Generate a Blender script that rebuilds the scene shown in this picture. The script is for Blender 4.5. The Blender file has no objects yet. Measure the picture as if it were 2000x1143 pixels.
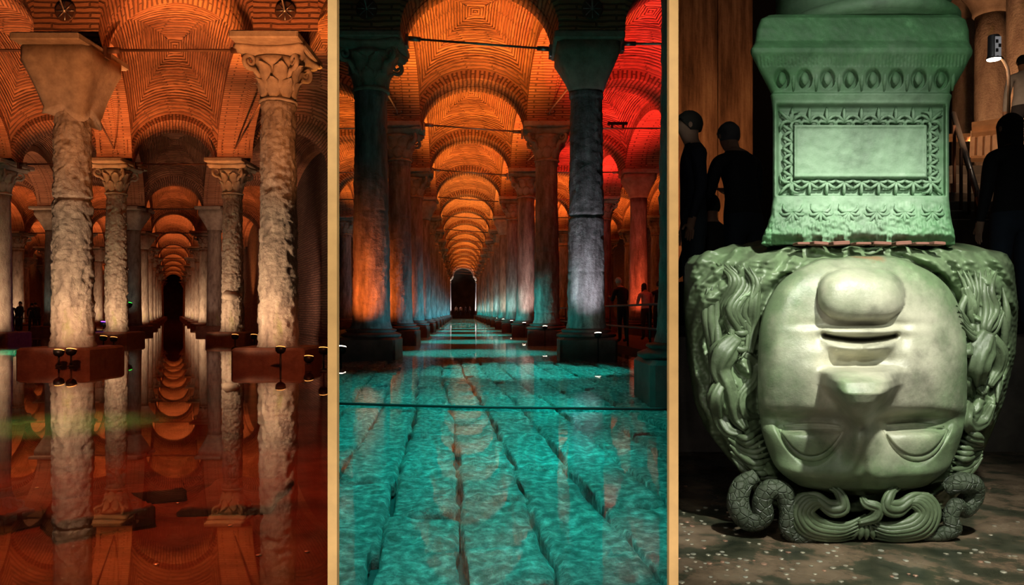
import bpy, bmesh, math, random
import numpy as np
from mathutils import Vector, Matrix, noise
random.seed(7)
PI = math.pi
SC = bpy.context.scene
COL = SC.collection

# ------------------------------------------------------------------ camera
F, CX, YH, CZ = 1500.0, 1000.0, 610.0, 1.6
cam_d = bpy.data.cameras.new('camera')
cam_d.sensor_fit = 'HORIZONTAL'
cam_d.sensor_width = 36.0
cam_d.lens = 36.0 * F / 2000.0
cam_d.shift_y = (YH - 571.5) / 2000.0
cam_d.clip_end = 600
cam = bpy.data.objects.new('camera', cam_d)
cam.location = (0, 0, CZ)
cam.rotation_euler = (PI / 2, 0, 0)
COL.objects.link(cam)
SC.camera = cam

# ------------------------------------------------------------------ world, exposure
w = bpy.data.worlds.new('world')
SC.world = w
w.use_nodes = True
w.node_tree.nodes['Background'].inputs[0].default_value = (0.9, 0.75, 0.6, 1)
w.node_tree.nodes['Background'].inputs[1].default_value = 0.012
SC.view_settings.view_transform = 'Standard'
SC.view_settings.look = 'None'
SC.view_settings.exposure = 0.0
SC.view_settings.gamma = 1.0
SC.view_settings.use_curve_mapping = False
SC.cycles.max_bounces = 7
SC.cycles.diffuse_bounces = 3
SC.cycles.glossy_bounces = 3
SC.cycles.transparent_max_bounces = 8
SC.cycles.caustics_reflective = False
SC.cycles.caustics_refractive = False

# ------------------------------------------------------------------ halls (plan data)
class Hall:
    pass

H1 = Hall()            # warm hall with the still dark pool
H1.vpx, H1.unit, H1.ratio = 338.0, 0.01194, 0.77
H1.z1 = F * H1.unit
H1.lat = {-3: -1402, -2: -1000, -1: -598, 0: -196, 1: 206}
H1.water, H1.plinth_top = CZ - 1.19, CZ - 0.80
H1.shaft_bot = CZ - 0.80
H1.shaft_top, H1.cap_top, H1.zs, H1.R = CZ + 405 * H1.unit, CZ + 500 * H1.unit, CZ + 515 * H1.unit, 127 * H1.unit
H1.archw, H1.rad = 2.2, 0.415
H2 = Hall()            # hall with the teal pool
H2.vpx, H2.unit, H2.ratio = 900.0, 0.0114, 0.46
H2.z1 = F * H2.unit
H2.lat = {-1: -640, 0: -175, 1: 245, 2: 666, 3: 1087}
H2.water, H2.plinth_top = CZ - 0.89, CZ - 0.55
H2.shaft_bot = CZ - 0.36
H2.shaft_top, H2.cap_top, H2.zs, H2.R = CZ + 426 * H2.unit, CZ + 512 * H2.unit, CZ + 528 * H2.unit, 120 * H2.unit
H2.archw, H2.rad = 1.5, 0.385
PIER = 0.70
for h in (H1, H2):
    h.k = (h.vpx - CX) / F
    h.Y = lambda r, h=h: h.z1 * (1 + h.ratio * (r - 1))
    h.latm = {k: v * h.unit for k, v in h.lat.items()}
    h.P = lambda lat, Y, z, h=h: (h.k * Y + lat, Y, z)
K_A = (649 - CX) / F        # plan direction of the added divider between warm hall and teal hall
K_B = (1316 - CX) / F       # added divider between teal hall and carved head
D3, U3 = 3.6, 0.0024        # carved head: distance of its face plane, metres per photo pixel there
K3 = (1662 - CX) / F
FLOOR3 = CZ - (1042 - YH) * U3

def at(x, y, Y):
    return Vector(((x - CX) / F * Y, Y, CZ - (y - YH) / F * Y))

# ------------------------------------------------------------------ lights
def light(name, kind, loc, aim, color, power, size=0.04, angle=60, blend=0.6, sx=None, sy=None):
    d = bpy.data.lights.new(name, kind)
    d.color = color
    d.energy = power
    if kind == 'SPOT':
        d.spot_size = math.radians(angle); d.spot_blend = blend; d.shadow_soft_size = size
    elif kind == 'POINT':
        d.shadow_soft_size = size
    else:
        d.shape = 'RECTANGLE'; d.size = sx; d.size_y = sy
    o = bpy.data.objects.new(name, d)
    o.location = loc
    v = Vector(aim) - Vector(loc)
    o.rotation_euler = v.to_track_quat('-Z', 'Y').to_euler()
    COL.objects.link(o)
    return o

ORANGE, WARM, RED, TEAL, WHITE = (1, .325, .092), (1, .68, .42), (1, .05, .03), (.0, .80, .66), (1, .95, .88)
# warm hall: uplights under the vaults
for r in range(1, 11):
    Yc = (H1.Y(r) + H1.Y(r + 1)) / 2
    for ka, kb in ((-3, -2), (-2, -1), (-1, 0), (0, 1), (1, None)):
        la = H1.latm[ka]; lb = H1.latm[kb] if kb is not None else 580 * H1.unit
        if kb is not None and H1.vpx + (H1.lat[kb]) / (Yc / H1.z1) < -20: continue
        if kb is None and r == 1: continue
        p = 5800
        if (ka, r) == (0, 2) or (ka, r) == (0, 3): p = 170
        elif ka == 0 and r > 3: p = 2600
        elif ka == -1 and r == 2: p = 700
        elif ka == 1 and r == 2: p = 500
        elif r > 1: p = 2600
        for dy in ((-.26, .26) if r < 3 else (0,)):
            q = H1.P((la + lb) / 2, Yc + dy * 13.8, H1.water + .15)
            light('vault_uplight', 'SPOT', q, (q[0], q[1] + .01, 12), ORANGE if r != 2 else (1, .5, .25), p * (.62 if r < 3 else 1), .08, 62 if r < 3 else 84, .8)
# warm hall: lamps in front of the shafts
for (k, r), p in {(0, 1): 560, (1, 1): 640, (0, 2): 520, (1, 2): 480, (-1, 2): 420, (-2, 4): 400, (-1, 5): 400, (0, 4): 500, (1, 4): 500,
                  (0, 5): 420, (1, 5): 420, (0, 6): 420, (1, 6): 420, (0, 7): 400, (1, 7): 400, (0, 8): 380, (1, 8): 380, (0, 9): 380, (1, 9): 380}.items():
    x, y, _ = H1.P(H1.latm[k], H1.Y(r), 0)
    s = 1 if k >= 1 else -1
    q = (x + (.75 if k < 1 else -.75), y - 2.6, H1.water + .45)
    light('shaft_lamp', 'SPOT', q, (x, y, 2.7), (1, .64, .38), p * 1.2, .05, 84, .9)
for k, r in ((0, 3), (1, 3), (-1, 3)):
    x, y, _ = H1.P(H1.latm[k], H1.Y(r), 0)
    light('shaft_lamp', 'SPOT', (x, y - 2, 1), (x, y, 4), (.35, .5, .45) if k < 1 else (.6, .4, .3), 60, .05, 80, .9)
# warm hall: added unseen spots for the red pool wash and green glow
light('unseen_pool_lamp', 'SPOT', (-5.4, 10.5, 6.8), (-2.6, 5.0, 0), (1, .14, .045), 1200, .06, 62, .9)
light('unseen_pool_lamp', 'SPOT', (-6.4, 14.0, 8.0), (-4.6, 9.2, 0), (1, .15, .05), 650, .06, 60, .9)
q = H1.P(0, 12.5, .6); light('vault_uplight', 'SPOT', q, (q[0], q[1] + 1, 12), ORANGE, 3600, .08, 80, .9)  # unseen uplight added before the first row to brighten its dark soffits
for la in (-196, 206):
    q = H1.P(la * H1.unit, 12.6, 3.4); light('plinth_fill', 'SPOT', q, H1.P(la * H1.unit, 17.2, .5), (1, .22, .08), 420, .1, 34, .9)  # unseen spots added to brighten the first plinths
for lx in (-1.2, 1.2):      # unseen lamps added to brighten the faces of the first piers
    light('pier_fill', 'SPOT', (H1.k * 11 + lx, 11, 1.0), H1.P(lx * 2.0, H1.Y(1), 8.2), ORANGE, 2600, .1, 46, .9)
q = at(40, 690, 25); light('green_fill', 'SPOT', (q.x, q.y, 6.4), (q.x, q.y, 0), (.04, 1, .55), 6000, .1, 46, .7)  # unseen overhead spots added to tint the water green
q = at(110, 800, 11); light('green_fill', 'SPOT', (q.x, q.y, 5.4), (q.x, q.y, 0), (.10, 1, .30), 2200, .03, 34, .9)
light('wall_light', 'SPOT', H1.P(300 * H1.unit, 33, .9), H1.P(585 * H1.unit, 44, 4.5), (1, .50, .32), 1500, .1, 80, .9)  # unseen spot added to brighten the dark side wall
# teal hall: uplights under the vaults
for r in range(1, 15):
    Yc = (H2.Y(r) + H2.Y(r + 1)) / 2
    for ka, kb in ((-1, 0), (0, 1), (1, 2), (2, 3)):
        if ka == 2 and (r < 3 or r > 9): continue
        if ka == -1 and r > 10: continue
        q = H2.P((H2.latm[ka] + H2.latm[kb]) / 2, Yc, H2.water + .15)
        col = (1, .34, .05) if ka <= 0 else ((1, .05, .04) if r < 4 else (1, .28, .05))
        if ka == 0 and r > 3: col = (1, .40, .07)
        light('vault_uplight', 'SPOT', q, (q[0], q[1] + .01, 12), col, {1: 8200}.get(r, 8000) if ka == 0 else (9000 if ka == 1 else 6000), .08, 58, .8)
# teal hall: orange lamps in the left aisle, unseen teal spots added over the pool, shaft lamps on the right
for r in (1, 2, 3, 4):
    x, y, _ = H2.P(H2.latm[0], H2.Y(r), 0)
    light('aisle_lamp', 'SPOT', (x - (.30 if r == 1 else 1.5), y - (1.7 if r == 1 else 1.5), H2.water + .5), (x, y, 2.6), (1, .17, .02), 420, .05, 64, .9)
x, y, _ = H2.P(H2.latm[2], H2.Y(3), 0)
light('aisle_lamp', 'SPOT', (x - .2, y - 2.0, 1.2), (x, y, 3.4), (1, .10, .03), 700, .05, 70, .9)
for r in range(1, 14):
    x, y, _ = H2.P(H2.latm[1], H2.Y(r), 0)
    if r in (1, 3):
        light('shaft_lamp', 'SPOT', (x - .1, y - 1.7, H2.water + .5), (x, y, 3.0), (.85, .8, .9) if r == 1 else (1, .62, .5), 210 if r == 1 else 300, .05, 70, .9)
    elif r > 3:
        light('shaft_lamp', 'SPOT', (x - .4, y - 1.5, H2.water + .5), (x, y, 3.0), (1, .8, .55) if r % 2 else (.6, .9, .8), 160, .05, 70, .9)
    xl, yl, _ = H2.P(H2.latm[0], H2.Y(r), 0)
    light('unseen_pool_lamp', 'SPOT', (xl + 1.9, yl - .7, H2.water + .25), (xl, yl + .2, 2.2), (.10, .70, .85), 45 if r == 1 else 80 if r == 2 else 190, .05, 80, .9)
    light('unseen_pool_lamp', 'SPOT', (x - 1.9, y - 1.3, H2.water + .25), (x, y, 1.9), (.02, .8, .7), 60 if r == 1 else 190, .05, 50, .9)
for k in (0, 1):
    x, y, _ = H2.P(H2.latm[k], H2.Y(15), 0)
    light('end_lamp', 'SPOT', (x + (.8 if k == 0 else -.8), y - 1.6, 1.2), (x, y, 4), (1, .97, .95), 3200, .05, 75, .9)
for (lx, ly, lz, tx, ty, pw, an) in ((-.6, 3.9, 5.4, -.6, 4.3, 300, 54), (.4, 3.9, 5.4, .4, 4.3, 300, 54), (-.9, 7.4, 6.6, -.9, 7.8, 420, 54), (-.2, 7.2, 6.6, -.2, 7.5, 420, 50), (-.6, 11.0, 7.0, -.7, 11.2, 700, 54),
                                    (.55, 3.3, 1.75, -.35, 3.9, 46, 110), (1.0, 5.6, 2.0, -.5, 5.9, 130, 105), (1.35, 8.2, 2.1, -.7, 8.6, 190, 100)):
    light('unseen_pool_lamp', 'SPOT', (lx, ly, lz), (tx, ty, .6), TEAL, pw * (2.3 if lz > 4 else 2.0), .05, an, .8)  # added spots without fixtures, lighting the paving from above and beside
light('unseen_pool_lamp', 'SPOT', (.2, 14.0, 7.0), (.2, 14.0, .6), TEAL, 4200, .08, 38, .6)
for r in (1, 2, 3, 4, 5, 6, 7, 8, 10, 12):
    q = H2.P(35 * H2.unit, H2.Y(r) + 3, 6.4)
    light('unseen_pool_lamp', 'SPOT', q, (q[0], q[1], 0), TEAL, 3000, .12, 46, .7)
# carved head: key lamp high at the right, weaker lamp at the left, warm lamp on the rear wall
hc = Vector((K3 * D3, D3, 1.1))
light('key_lamp', 'SPOT', (hc.x + .08, 1.55, 3.9), (hc.x + .02, D3, 1.15), (1, 1, .88), 760, .07, 50, .85)
light('side_lamp', 'SPOT', (hc.x - .25, 1.0, 3.1), (hc.x - .1, D3, 2.35), (.92, 1, .86), 130, .12, 62, .9)
light('wall_light', 'SPOT', at(1405, 455, 7.6), at(1398, 330, 9.4), (1, .42, .14), 130, .05, 100, .9)
light('stair_lamp', 'SPOT', at(1938, 118, 9.0), at(1915, 330, 10.6), (1, .60, .32), 170, .04, 100, .7)
light('column_lamp', 'SPOT', at(1925, 300, 11.2), at(1935, 40, 13.8), (1, .45, .2), 330, .04, 90, .7)
light('tag_fill', 'SPOT', at(1760, -260, 7.2), at(1958, 110, 9.1), (1, .97, .95), 120, .05, 16, .8)  # unseen spot added to brighten the white tag and the grey jacket
# unseen area lights added to light the gold border posts evenly
POST_Y = 2.2
for px in (649, 1316):
    for dz in (-.80, .85):
        q = ((px - CX) / F * 1.45, 1.45, CZ + dz)
        light('post_fill', 'AREA', q, ((px - CX) / F * POST_Y, POST_Y, CZ + dz * .25), (1, .93, .82), 6.5, sx=.05, sy=.3)

# ------------------------------------------------------------------ materials
def new_mat(name):
    m = bpy.data.materials.new(name); m.use_nodes = True
    nt = m.node_tree
    return m, nt, nt.nodes['Principled BSDF']

def N(nt, t, **kw):
    n = nt.nodes.new(t)
    for k, v in kw.items():
        if k.startswith('i_'):
            n.inputs[int(k[2:])].default_value = v
        else:
            setattr(n, k, v)
    return n

def ramp(nt, fac, stops):
    n = nt.nodes.new('ShaderNodeValToRGB')
    el = n.color_ramp.elements
    while len(el) < len(stops): el.new(.5)
    for e, (p, c) in zip(el, stops):
        e.position = p; e.color = (*c, 1)
    nt.links.new(fac, n.inputs[0])
    return n.outputs[0]

def noise_tex(nt, scale, detail=6, rough=.6, vec=None):
    n = nt.nodes.new('ShaderNodeTexNoise')
    n.inputs['Scale'].default_value = scale; n.inputs['Detail'].default_value = detail; n.inputs['Roughness'].default_value = rough
    if vec is not None: nt.links.new(vec, n.inputs['Vector'])
    return n.outputs[0]

def stone(name, stops, scale=2.0, bump=.3, bscale=14, rough=.75, stretch=(1, 1, 1), dist=.03, vor=0, spots=None):
    m, nt, b = new_mat(name)
    tc = N(nt, 'ShaderNodeTexCoord'); mp = N(nt, 'ShaderNodeMapping')
    mp.inputs['Scale'].default_value = stretch
    nt.links.new(tc.outputs['Object'], mp.inputs[0])
    v = mp.outputs[0]
    c = ramp(nt, noise_tex(nt, scale, 8, .65, v), stops)
    if spots:
        fac = ramp(nt, noise_tex(nt, spots[1], 5, .6, v), [(spots[2], (0, 0, 0)), (spots[3], (1, 1, 1))])
        mx = N(nt, 'ShaderNodeMix', data_type='RGBA')
        nt.links.new(fac, mx.inputs[0]); nt.links.new(c, mx.inputs[6]); mx.inputs[7].default_value = (*spots[0], 1)
        c = mx.outputs[2]
    nt.links.new(c, b.inputs['Base Color'])
    b.inputs['Roughness'].default_value = rough
    bp = N(nt, 'ShaderNodeBump'); bp.inputs['Strength'].default_value = bump; bp.inputs['Distance'].default_value = dist
    hsrc = noise_tex(nt, bscale, 8, .7, tc.outputs['Object'])
    if vor:
        vo = N(nt, 'ShaderNodeTexVoronoi'); vo.inputs['Scale'].default_value = vor
        nt.links.new(tc.outputs['Object'], vo.inputs['Vector'])
        ad = N(nt, 'ShaderNodeMath', operation='ADD'); nt.links.new(hsrc, ad.inputs[0]); nt.links.new(vo.outputs[0], ad.inputs[1])
        hsrc = ad.outputs[0]
    nt.links.new(hsrc, bp.inputs['Height']); nt.links.new(bp.outputs[0], b.inputs['Normal'])
    return m

def plain(name, col, rough=.6, metal=0.0, emit=None, es=0):
    m, nt, b = new_mat(name)
    tc = N(nt, 'ShaderNodeTexCoord')
    c = ramp(nt, noise_tex(nt, 9, 4, .6, tc.outputs['Object']), [(.3, tuple(x * .82 for x in col)), (.7, tuple(min(1, x * 1.1) for x in col))])
    nt.links.new(c, b.inputs['Base Color'])
    b.inputs['Roughness'].default_value = rough; b.inputs['Metallic'].default_value = metal
    if emit:
        b.inputs['Emission Color'].default_value = (*emit, 1); b.inputs['Emission Strength'].default_value = es
    return m

def brick(name, c1, c2, mortar, bw=.44, rh=.11, bump=.6, ms=.022):
    m, nt, b = new_mat(name)
    uv = N(nt, 'ShaderNodeUVMap')
    nz = N(nt, 'ShaderNodeTexNoise'); nz.inputs['Scale'].default_value = 2.2; nt.links.new(uv.outputs[0], nz.inputs['Vector'])
    ad = N(nt, 'ShaderNodeMix', data_type='VECTOR'); ad.inputs[0].default_value = .075
    nt.links.new(uv.outputs[0], ad.inputs[4]); nt.links.new(nz.outputs['Color'], ad.inputs[5])
    br = N(nt, 'ShaderNodeTexBrick')
    br.inputs['Color1'].default_value = (*c1, 1); br.inputs['Color2'].default_value = (*c2, 1); br.inputs['Mortar'].default_value = (*mortar, 1)
    br.inputs['Scale'].default_value = 1; br.inputs['Mortar Size'].default_value = ms; br.inputs['Mortar Smooth'].default_value = .5
    br.inputs['Brick Width'].default_value = bw; br.inputs['Row Height'].default_value = rh
    nt.links.new(ad.outputs[1], br.inputs['Vector'])
    tc = N(nt, 'ShaderNodeTexCoord')
    st = ramp(nt, noise_tex(nt, .55, 7, .65, tc.outputs['Object']), [(.3, (.45, .40, .38)), (.62, (1.0, 1.0, 1.0))])
    mu = N(nt, 'ShaderNodeMix', data_type='RGBA', blend_type='MULTIPLY'); mu.inputs[0].default_value = .75
    nt.links.new(br.outputs[0], mu.inputs[6]); nt.links.new(st, mu.inputs[7])
    nt.links.new(mu.outputs[2], b.inputs['Base Color'])
    b.inputs['Roughness'].default_value = .85
    sb = N(nt, 'ShaderNodeMath', operation='SUBTRACT'); sb.inputs[0].default_value = 1; nt.links.new(br.outputs['Fac'], sb.inputs[1])
    n2 = noise_tex(nt, 18, 5, .7, uv.outputs[0])
    a2 = N(nt, 'ShaderNodeMath', operation='MULTIPLY_ADD'); nt.links.new(n2, a2.inputs[0]); a2.inputs[1].default_value = .5; nt.links.new(sb.outputs[0], a2.inputs[2])
    bp = N(nt, 'ShaderNodeBump'); bp.inputs['Strength'].default_value = bump; bp.inputs['Distance'].default_value = .05
    nt.links.new(a2.outputs[0], bp.inputs['Height']); nt.links.new(bp.outputs[0], b.inputs['Normal'])
    return m

def water(name, tint, ior, wave, wscale, gain=1.0, rough=.015):
    m = bpy.data.materials.new(name); m.use_nodes = True
    nt = m.node_tree; nt.nodes.clear()
    out = N(nt, 'ShaderNodeOutputMaterial'); mix = N(nt, 'ShaderNodeMixShader')
    tr = N(nt, 'ShaderNodeBsdfTransparent'); tr.inputs[0].default_value = (*tint, 1)
    gl = N(nt, 'ShaderNodeBsdfGlossy'); gl.inputs['Roughness'].default_value = rough; gl.inputs[0].default_value = (1, 1, 1, 1)
    lw = N(nt, 'ShaderNodeLayerWeight'); lw.inputs['Blend'].default_value = .5
    fr = N(nt, 'ShaderNodeMath', operation='POWER'); nt.links.new(lw.outputs['Facing'], fr.inputs[0]); fr.inputs[1].default_value = ior      # Schlick falloff, same from both sides
    ml = N(nt, 'ShaderNodeMath', operation='MULTIPLY', use_clamp=True); ml.inputs[1].default_value = gain
    tc = N(nt, 'ShaderNodeTexCoord')
    bp = N(nt, 'ShaderNodeBump'); bp.inputs['Strength'].default_value = wave; bp.inputs['Distance'].default_value = .02
    nt.links.new(noise_tex(nt, wscale, 2, .5, tc.outputs['Object']), bp.inputs['Height'])
    nt.links.new(bp.outputs[0], gl.inputs['Normal'])
    nt.links.new(fr.outputs[0], ml.inputs[0]); nt.links.new(ml.outputs[0], mix.inputs[0])
    nt.links.new(tr.outputs[0], mix.inputs[1]); nt.links.new(gl.outputs[0], mix.inputs[2]); nt.links.new(mix.outputs[0], out.inputs[0])
    return m

M = {}
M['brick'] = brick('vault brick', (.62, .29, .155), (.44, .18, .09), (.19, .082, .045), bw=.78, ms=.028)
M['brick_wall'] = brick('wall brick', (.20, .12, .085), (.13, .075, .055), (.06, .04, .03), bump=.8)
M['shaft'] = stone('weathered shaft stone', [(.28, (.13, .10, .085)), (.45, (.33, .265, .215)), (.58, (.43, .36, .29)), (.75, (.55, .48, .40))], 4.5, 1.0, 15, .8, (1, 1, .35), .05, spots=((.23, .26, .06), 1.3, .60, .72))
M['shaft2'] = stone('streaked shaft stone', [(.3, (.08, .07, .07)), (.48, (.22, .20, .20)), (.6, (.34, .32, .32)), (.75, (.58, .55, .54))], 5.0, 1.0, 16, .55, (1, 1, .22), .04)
M['capital'] = stone('capital stone', [(.3, (.28, .22, .17)), (.7, (.52, .43, .34))], 4, .5, 18, .8)
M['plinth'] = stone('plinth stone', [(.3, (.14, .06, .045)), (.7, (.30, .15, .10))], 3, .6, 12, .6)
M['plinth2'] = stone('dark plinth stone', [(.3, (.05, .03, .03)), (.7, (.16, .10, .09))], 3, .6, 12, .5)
M['iron'] = plain('rusty iron', (.16, .08, .055), .6, .6)
M['steel'] = plain('steel rod', (.55, .48, .45), .35, .9)
M['black'] = plain('black lamp metal', (.02, .02, .02), .45, .3)
M['lens'] = plain('lit lamp glass', (.9, .6, .3), .3, 0, (1, .38, .08), 2.2)
M['lens_white'] = plain('lit lamp glass white', (.9, .9, .85), .3, 0, (1, .85, .65), 14)
M['lens_blue'] = plain('lit lamp glass blue', (.2, .1, .9), .3, 0, (.16, .03, 1), 22)
M['lens_green'] = plain('lit lamp glass green', (.1, .9, .2), .3, 0, (.03, 1, .06), 3)
M['gold'] = plain('gold paint', (.66, .385, .135), .6)
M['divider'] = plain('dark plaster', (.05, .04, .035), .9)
M['pool1'] = stone('red pool bed', [(.32, (.06, .018, .012)), (.48, (.20, .06, .03)), (.60, (.30, .10, .05)), (.75, (.40, .16, .08))], 1.3, .5, 6, .9)
M['slab1'] = stone('red pool slab', [(.3, (.20, .07, .04)), (.7, (.38, .16, .09))], 2, .5, 8, .9)
M['slab2'] = stone('rough paving stone', [(.28, (.05, .06, .055)), (.46, (.17, .19, .18)), (.58, (.36, .40, .38)), (.74, (.85, .89, .87))], 15, 1.0, 30, .75, (1, 1, 1), .07)
M['bed2'] = stone('dark joint bed', [(.3, (.015, .02, .02)), (.7, (.05, .06, .06))], 3, .6, 10, .95)
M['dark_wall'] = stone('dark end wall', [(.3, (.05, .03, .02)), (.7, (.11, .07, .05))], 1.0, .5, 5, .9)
M['water1'] = water('still dark water', (.93, .80, .72), 4.7, .02, .7, 1.0)
M['water2'] = water('clear teal water', (.90, 1, .99), 5.0, .07, 1.6, .45)

# ------------------------------------------------------------------ mesh helpers
CLIP = []      # list of (k, sign): keep the points on the sign side of the vertical plane x = k*y

def clip_bm(bm, off):
    for k, s in CLIP:
        no = Vector((s, -s * k, 0)).normalized()
        co = Vector((0, 0, 0)) - off
        if all((v.co - co).dot(no) >= -1e-5 for v in bm.verts): continue
        bmesh.ops.bisect_plane(bm, geom=bm.verts[:] + bm.edges[:] + bm.faces[:], plane_co=co, plane_no=-no, clear_outer=True)

def link(name, me, parent=None, loc=None):
    o = bpy.data.objects.new(name, me)
    COL.objects.link(o)
    if parent is not None: o.parent = parent
    if loc is not None: o.location = loc
    return o

def mesh(name, verts, faces, mat, uvs=None, smooth=True, off=Vector((0, 0, 0))):
    me = bpy.data.meshes.new(name)
    me.from_pydata([tuple(v) for v in verts], [], faces)
    if uvs is not None:
        ul = me.uv_layers.new(name='UVMap')
        flat = []
        for f in faces:
            for i in f: flat += uvs[i]
        ul.data.foreach_set('uv', flat)
    bm = bmesh.new(); bm.from_mesh(me)
    if CLIP: clip_bm(bm, off)
    bmesh.ops.recalc_face_normals(bm, faces=bm.faces[:])
    bm.to_mesh(me); n = len(bm.faces); bm.free()
    if n == 0: return None
    if smooth: me.shade_smooth()
    if isinstance(mat, (list, tuple)):
        for x in mat: me.materials.append(x)
    else:
        me.materials.append(mat)
    return me

def part(name, verts, faces, mat, parent=None, uvs=None, smooth=True, loc=None, off=None):
    o_ = Vector(off) if off is not None else (Vector(loc) if loc is not None else (parent.location if parent else Vector((0, 0, 0))))
    me = mesh(name, verts, faces, mat, uvs, smooth, o_)
    if me is None: return None
    return link(name, me, parent, loc)

def tag(o, label=None, cat=None, group=None, kind=None):
    if label: o['label'] = label
    if cat: o['category'] = cat
    if group: o['group'] = group
    if kind: o['kind'] = kind
    return o

def empty(name, loc, label=None, cat=None, group=None, kind=None, rz=0):
    o = bpy.data.objects.new(name, None)
    o.empty_display_size = .2
    o.location = loc; o.rotation_euler = (0, 0, rz)
    COL.objects.link(o)
    return tag(o, label, cat, group, kind)

def box_vf(x0, x1, y0, y1, z0, z1, bev=0):
    if bev <= 0:
        v = [(x, y, z) for z in (z0, z1) for y in (y0, y1) for x in (x0, x1)]
        return v, [(0, 2, 3, 1), (4, 5, 7, 6), (0, 1, 5, 4), (2, 6, 7, 3), (0, 4, 6, 2), (1, 3, 7, 5)]
    rings = []
    for z, b in ((z0, bev), (z0 + bev, 0), (z1 - bev, 0), (z1, bev)):
        a = [(x0 + b, y0 + b + bev), (x0 + b + bev, y0 + b), (x1 - b - bev, y0 + b), (x1 - b, y0 + b + bev), (x1 - b, y1 - b - bev), (x1 - b - bev, y1 - b), (x0 + b + bev, y1 - b), (x0 + b, y1 - b - bev)]
        rings.append([(x, y, z) for x, y in a])
    v = sum(rings, []); f = []
    for i in range(3):
        for j in range(8): f.append((i * 8 + j, i * 8 + (j + 1) % 8, i * 8 + 8 + (j + 1) % 8, i * 8 + 8 + j))
    f.append(tuple(range(7, -1, -1))); f.append(tuple(range(24, 32)))
    return v, f

def lathe_vf(prof, n=24, fn=None):
    v, f = [], []
    for r, z in prof:
        for j in range(n):
            a = 2 * PI * j / n
            rr = r + (fn(a, z) if fn else 0)
            v.append((rr * math.cos(a), rr * math.sin(a), z))
    for i in range(len(prof) - 1):
        for j in range(n): f.append((i * n + j, i * n + (j + 1) % n, (i + 1) * n + (j + 1) % n, (i + 1) * n + j))
    f.append(tuple(range(n - 1, -1, -1))); f.append(tuple((len(prof) - 1) * n + j for j in range(n)))
    return v, f

def tube_vf(path, rad, n=8, flat=1.0, ribs=None):
    P = [Vector(p) for p in path]
    R = rad if isinstance(rad, (list, tuple)) else [rad] * len(P)
    v, f = [], []
    up = None
    for i, p in enumerate(P):
        t = (P[min(i + 1, len(P) - 1)] - P[max(i - 1, 0)]).normalized()
        if up is None:
            up = Vector((0, 0, 1)) if abs(t.z) < .9 else Vector((0, 1, 0))
        s = t.cross(up).normalized(); up = s.cross(t).normalized()
        for j in range(n):
            a = 2 * PI * j / n
            rk = 1 + (ribs[1] * math.cos(ribs[0] * a + ribs[2] * i) if ribs else 0)
            v.append(p + (s * math.cos(a) + up * math.sin(a) * flat) * R[i] * rk)
    for i in range(len(P) - 1):
        for j in range(n): f.append((i * n + j, i * n + (j + 1) % n, (i + 1) * n + (j + 1) % n, (i + 1) * n + j))
    f.append(tuple(range(n - 1, -1, -1))); f.append(tuple((len(P) - 1) * n + j for j in range(n)))
    return v, f

def spline(pts, n):
    P = [Vector(p) for p in pts]
    P = [2 * P[0] - P[1]] + P + [2 * P[-1] - P[-2]]
    out = []; m = len(P) - 3
    for i in range(n + 1):
        u = i / n * m; k = min(int(u), m - 1); t = u - k
        a, b, c, d = P[k:k + 4]
        out.append(.5 * ((2 * b) + (c - a) * t + (2 * a - 5 * b + 4 * c - d) * t * t + (3 * b - a - 3 * c + d) * t ** 3))
    return out

def grid_faces(nu, nv, base=0):
    return [(base + i * nv + j, base + i * nv + j + 1, base + (i + 1) * nv + j + 1, base + (i + 1) * nv + j) for i in range(nu - 1) for j in range(nv - 1)]

def merge(*vfs):
    V, Fc = [], []
    for v, f in vfs:
        b = len(V); V += list(v); Fc += [tuple(i + b for i in q) for q in f]
    return V, Fc

def move(vf, d):
    return [tuple(Vector(p) + Vector(d)) for p in vf[0]], vf[1]

# ------------------------------------------------------------------ structure: added dividers, pools, floors, walls
LEN = 168.0
for n, (px, k) in enumerate(((649, K_A), (1316, K_B))):  # walls added between the scenes to carry gold borders and block light
    d = Vector((k, 1, 0)).normalized(); s = Vector((d.y, -d.x, 0))
    root = empty('added_partition', (k * POST_Y, POST_Y, 0), ('added plaster divider wall with a gold border post between warm hall and teal hall', 'added plaster divider wall with a gold border post between teal hall and carved head')[n], kind='structure')
    hw = 9.0 / F * POST_Y
    v, f = box_vf(-hw, hw, 0, .03, -.6, CZ + 1.5)
    part('border_post', v, f, M['gold'], root, smooth=False)
    t = .009
    a = d * .03; b = d * LEN
    v = [tuple(p + s * q + Vector((0, 0, z))) for z in (-.6, 11.5) for p in (a, b) for q in (-t, t)]
    part('wall_leaf', v, [(0, 1, 3, 2), (4, 6, 7, 5), (0, 4, 5, 1), (2, 3, 7, 6), (0, 2, 6, 4), (1, 5, 7, 3)], M['divider'], root, smooth=False)

def wedge(name, kl, kr, y0, y1, z, mat, label, cat=None, kind='structure', parent=None, thick=0):
    v = [(kl * y0, y0, z), (kr * y0, y0, z), (kr * y1, y1, z), (kl * y1, y1, z)]
    f = [(0, 1, 2, 3)]
    if thick:
        v += [(x, y, zz - thick) for x, y, zz in v]
        f += [(7, 6, 5, 4), (0, 4, 5, 1), (1, 5, 6, 2), (2, 6, 7, 3), (3, 7, 4, 0)]
    o = part(name, v, f, mat, parent, smooth=False)
    return tag(o, label, cat, None, kind)

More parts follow.
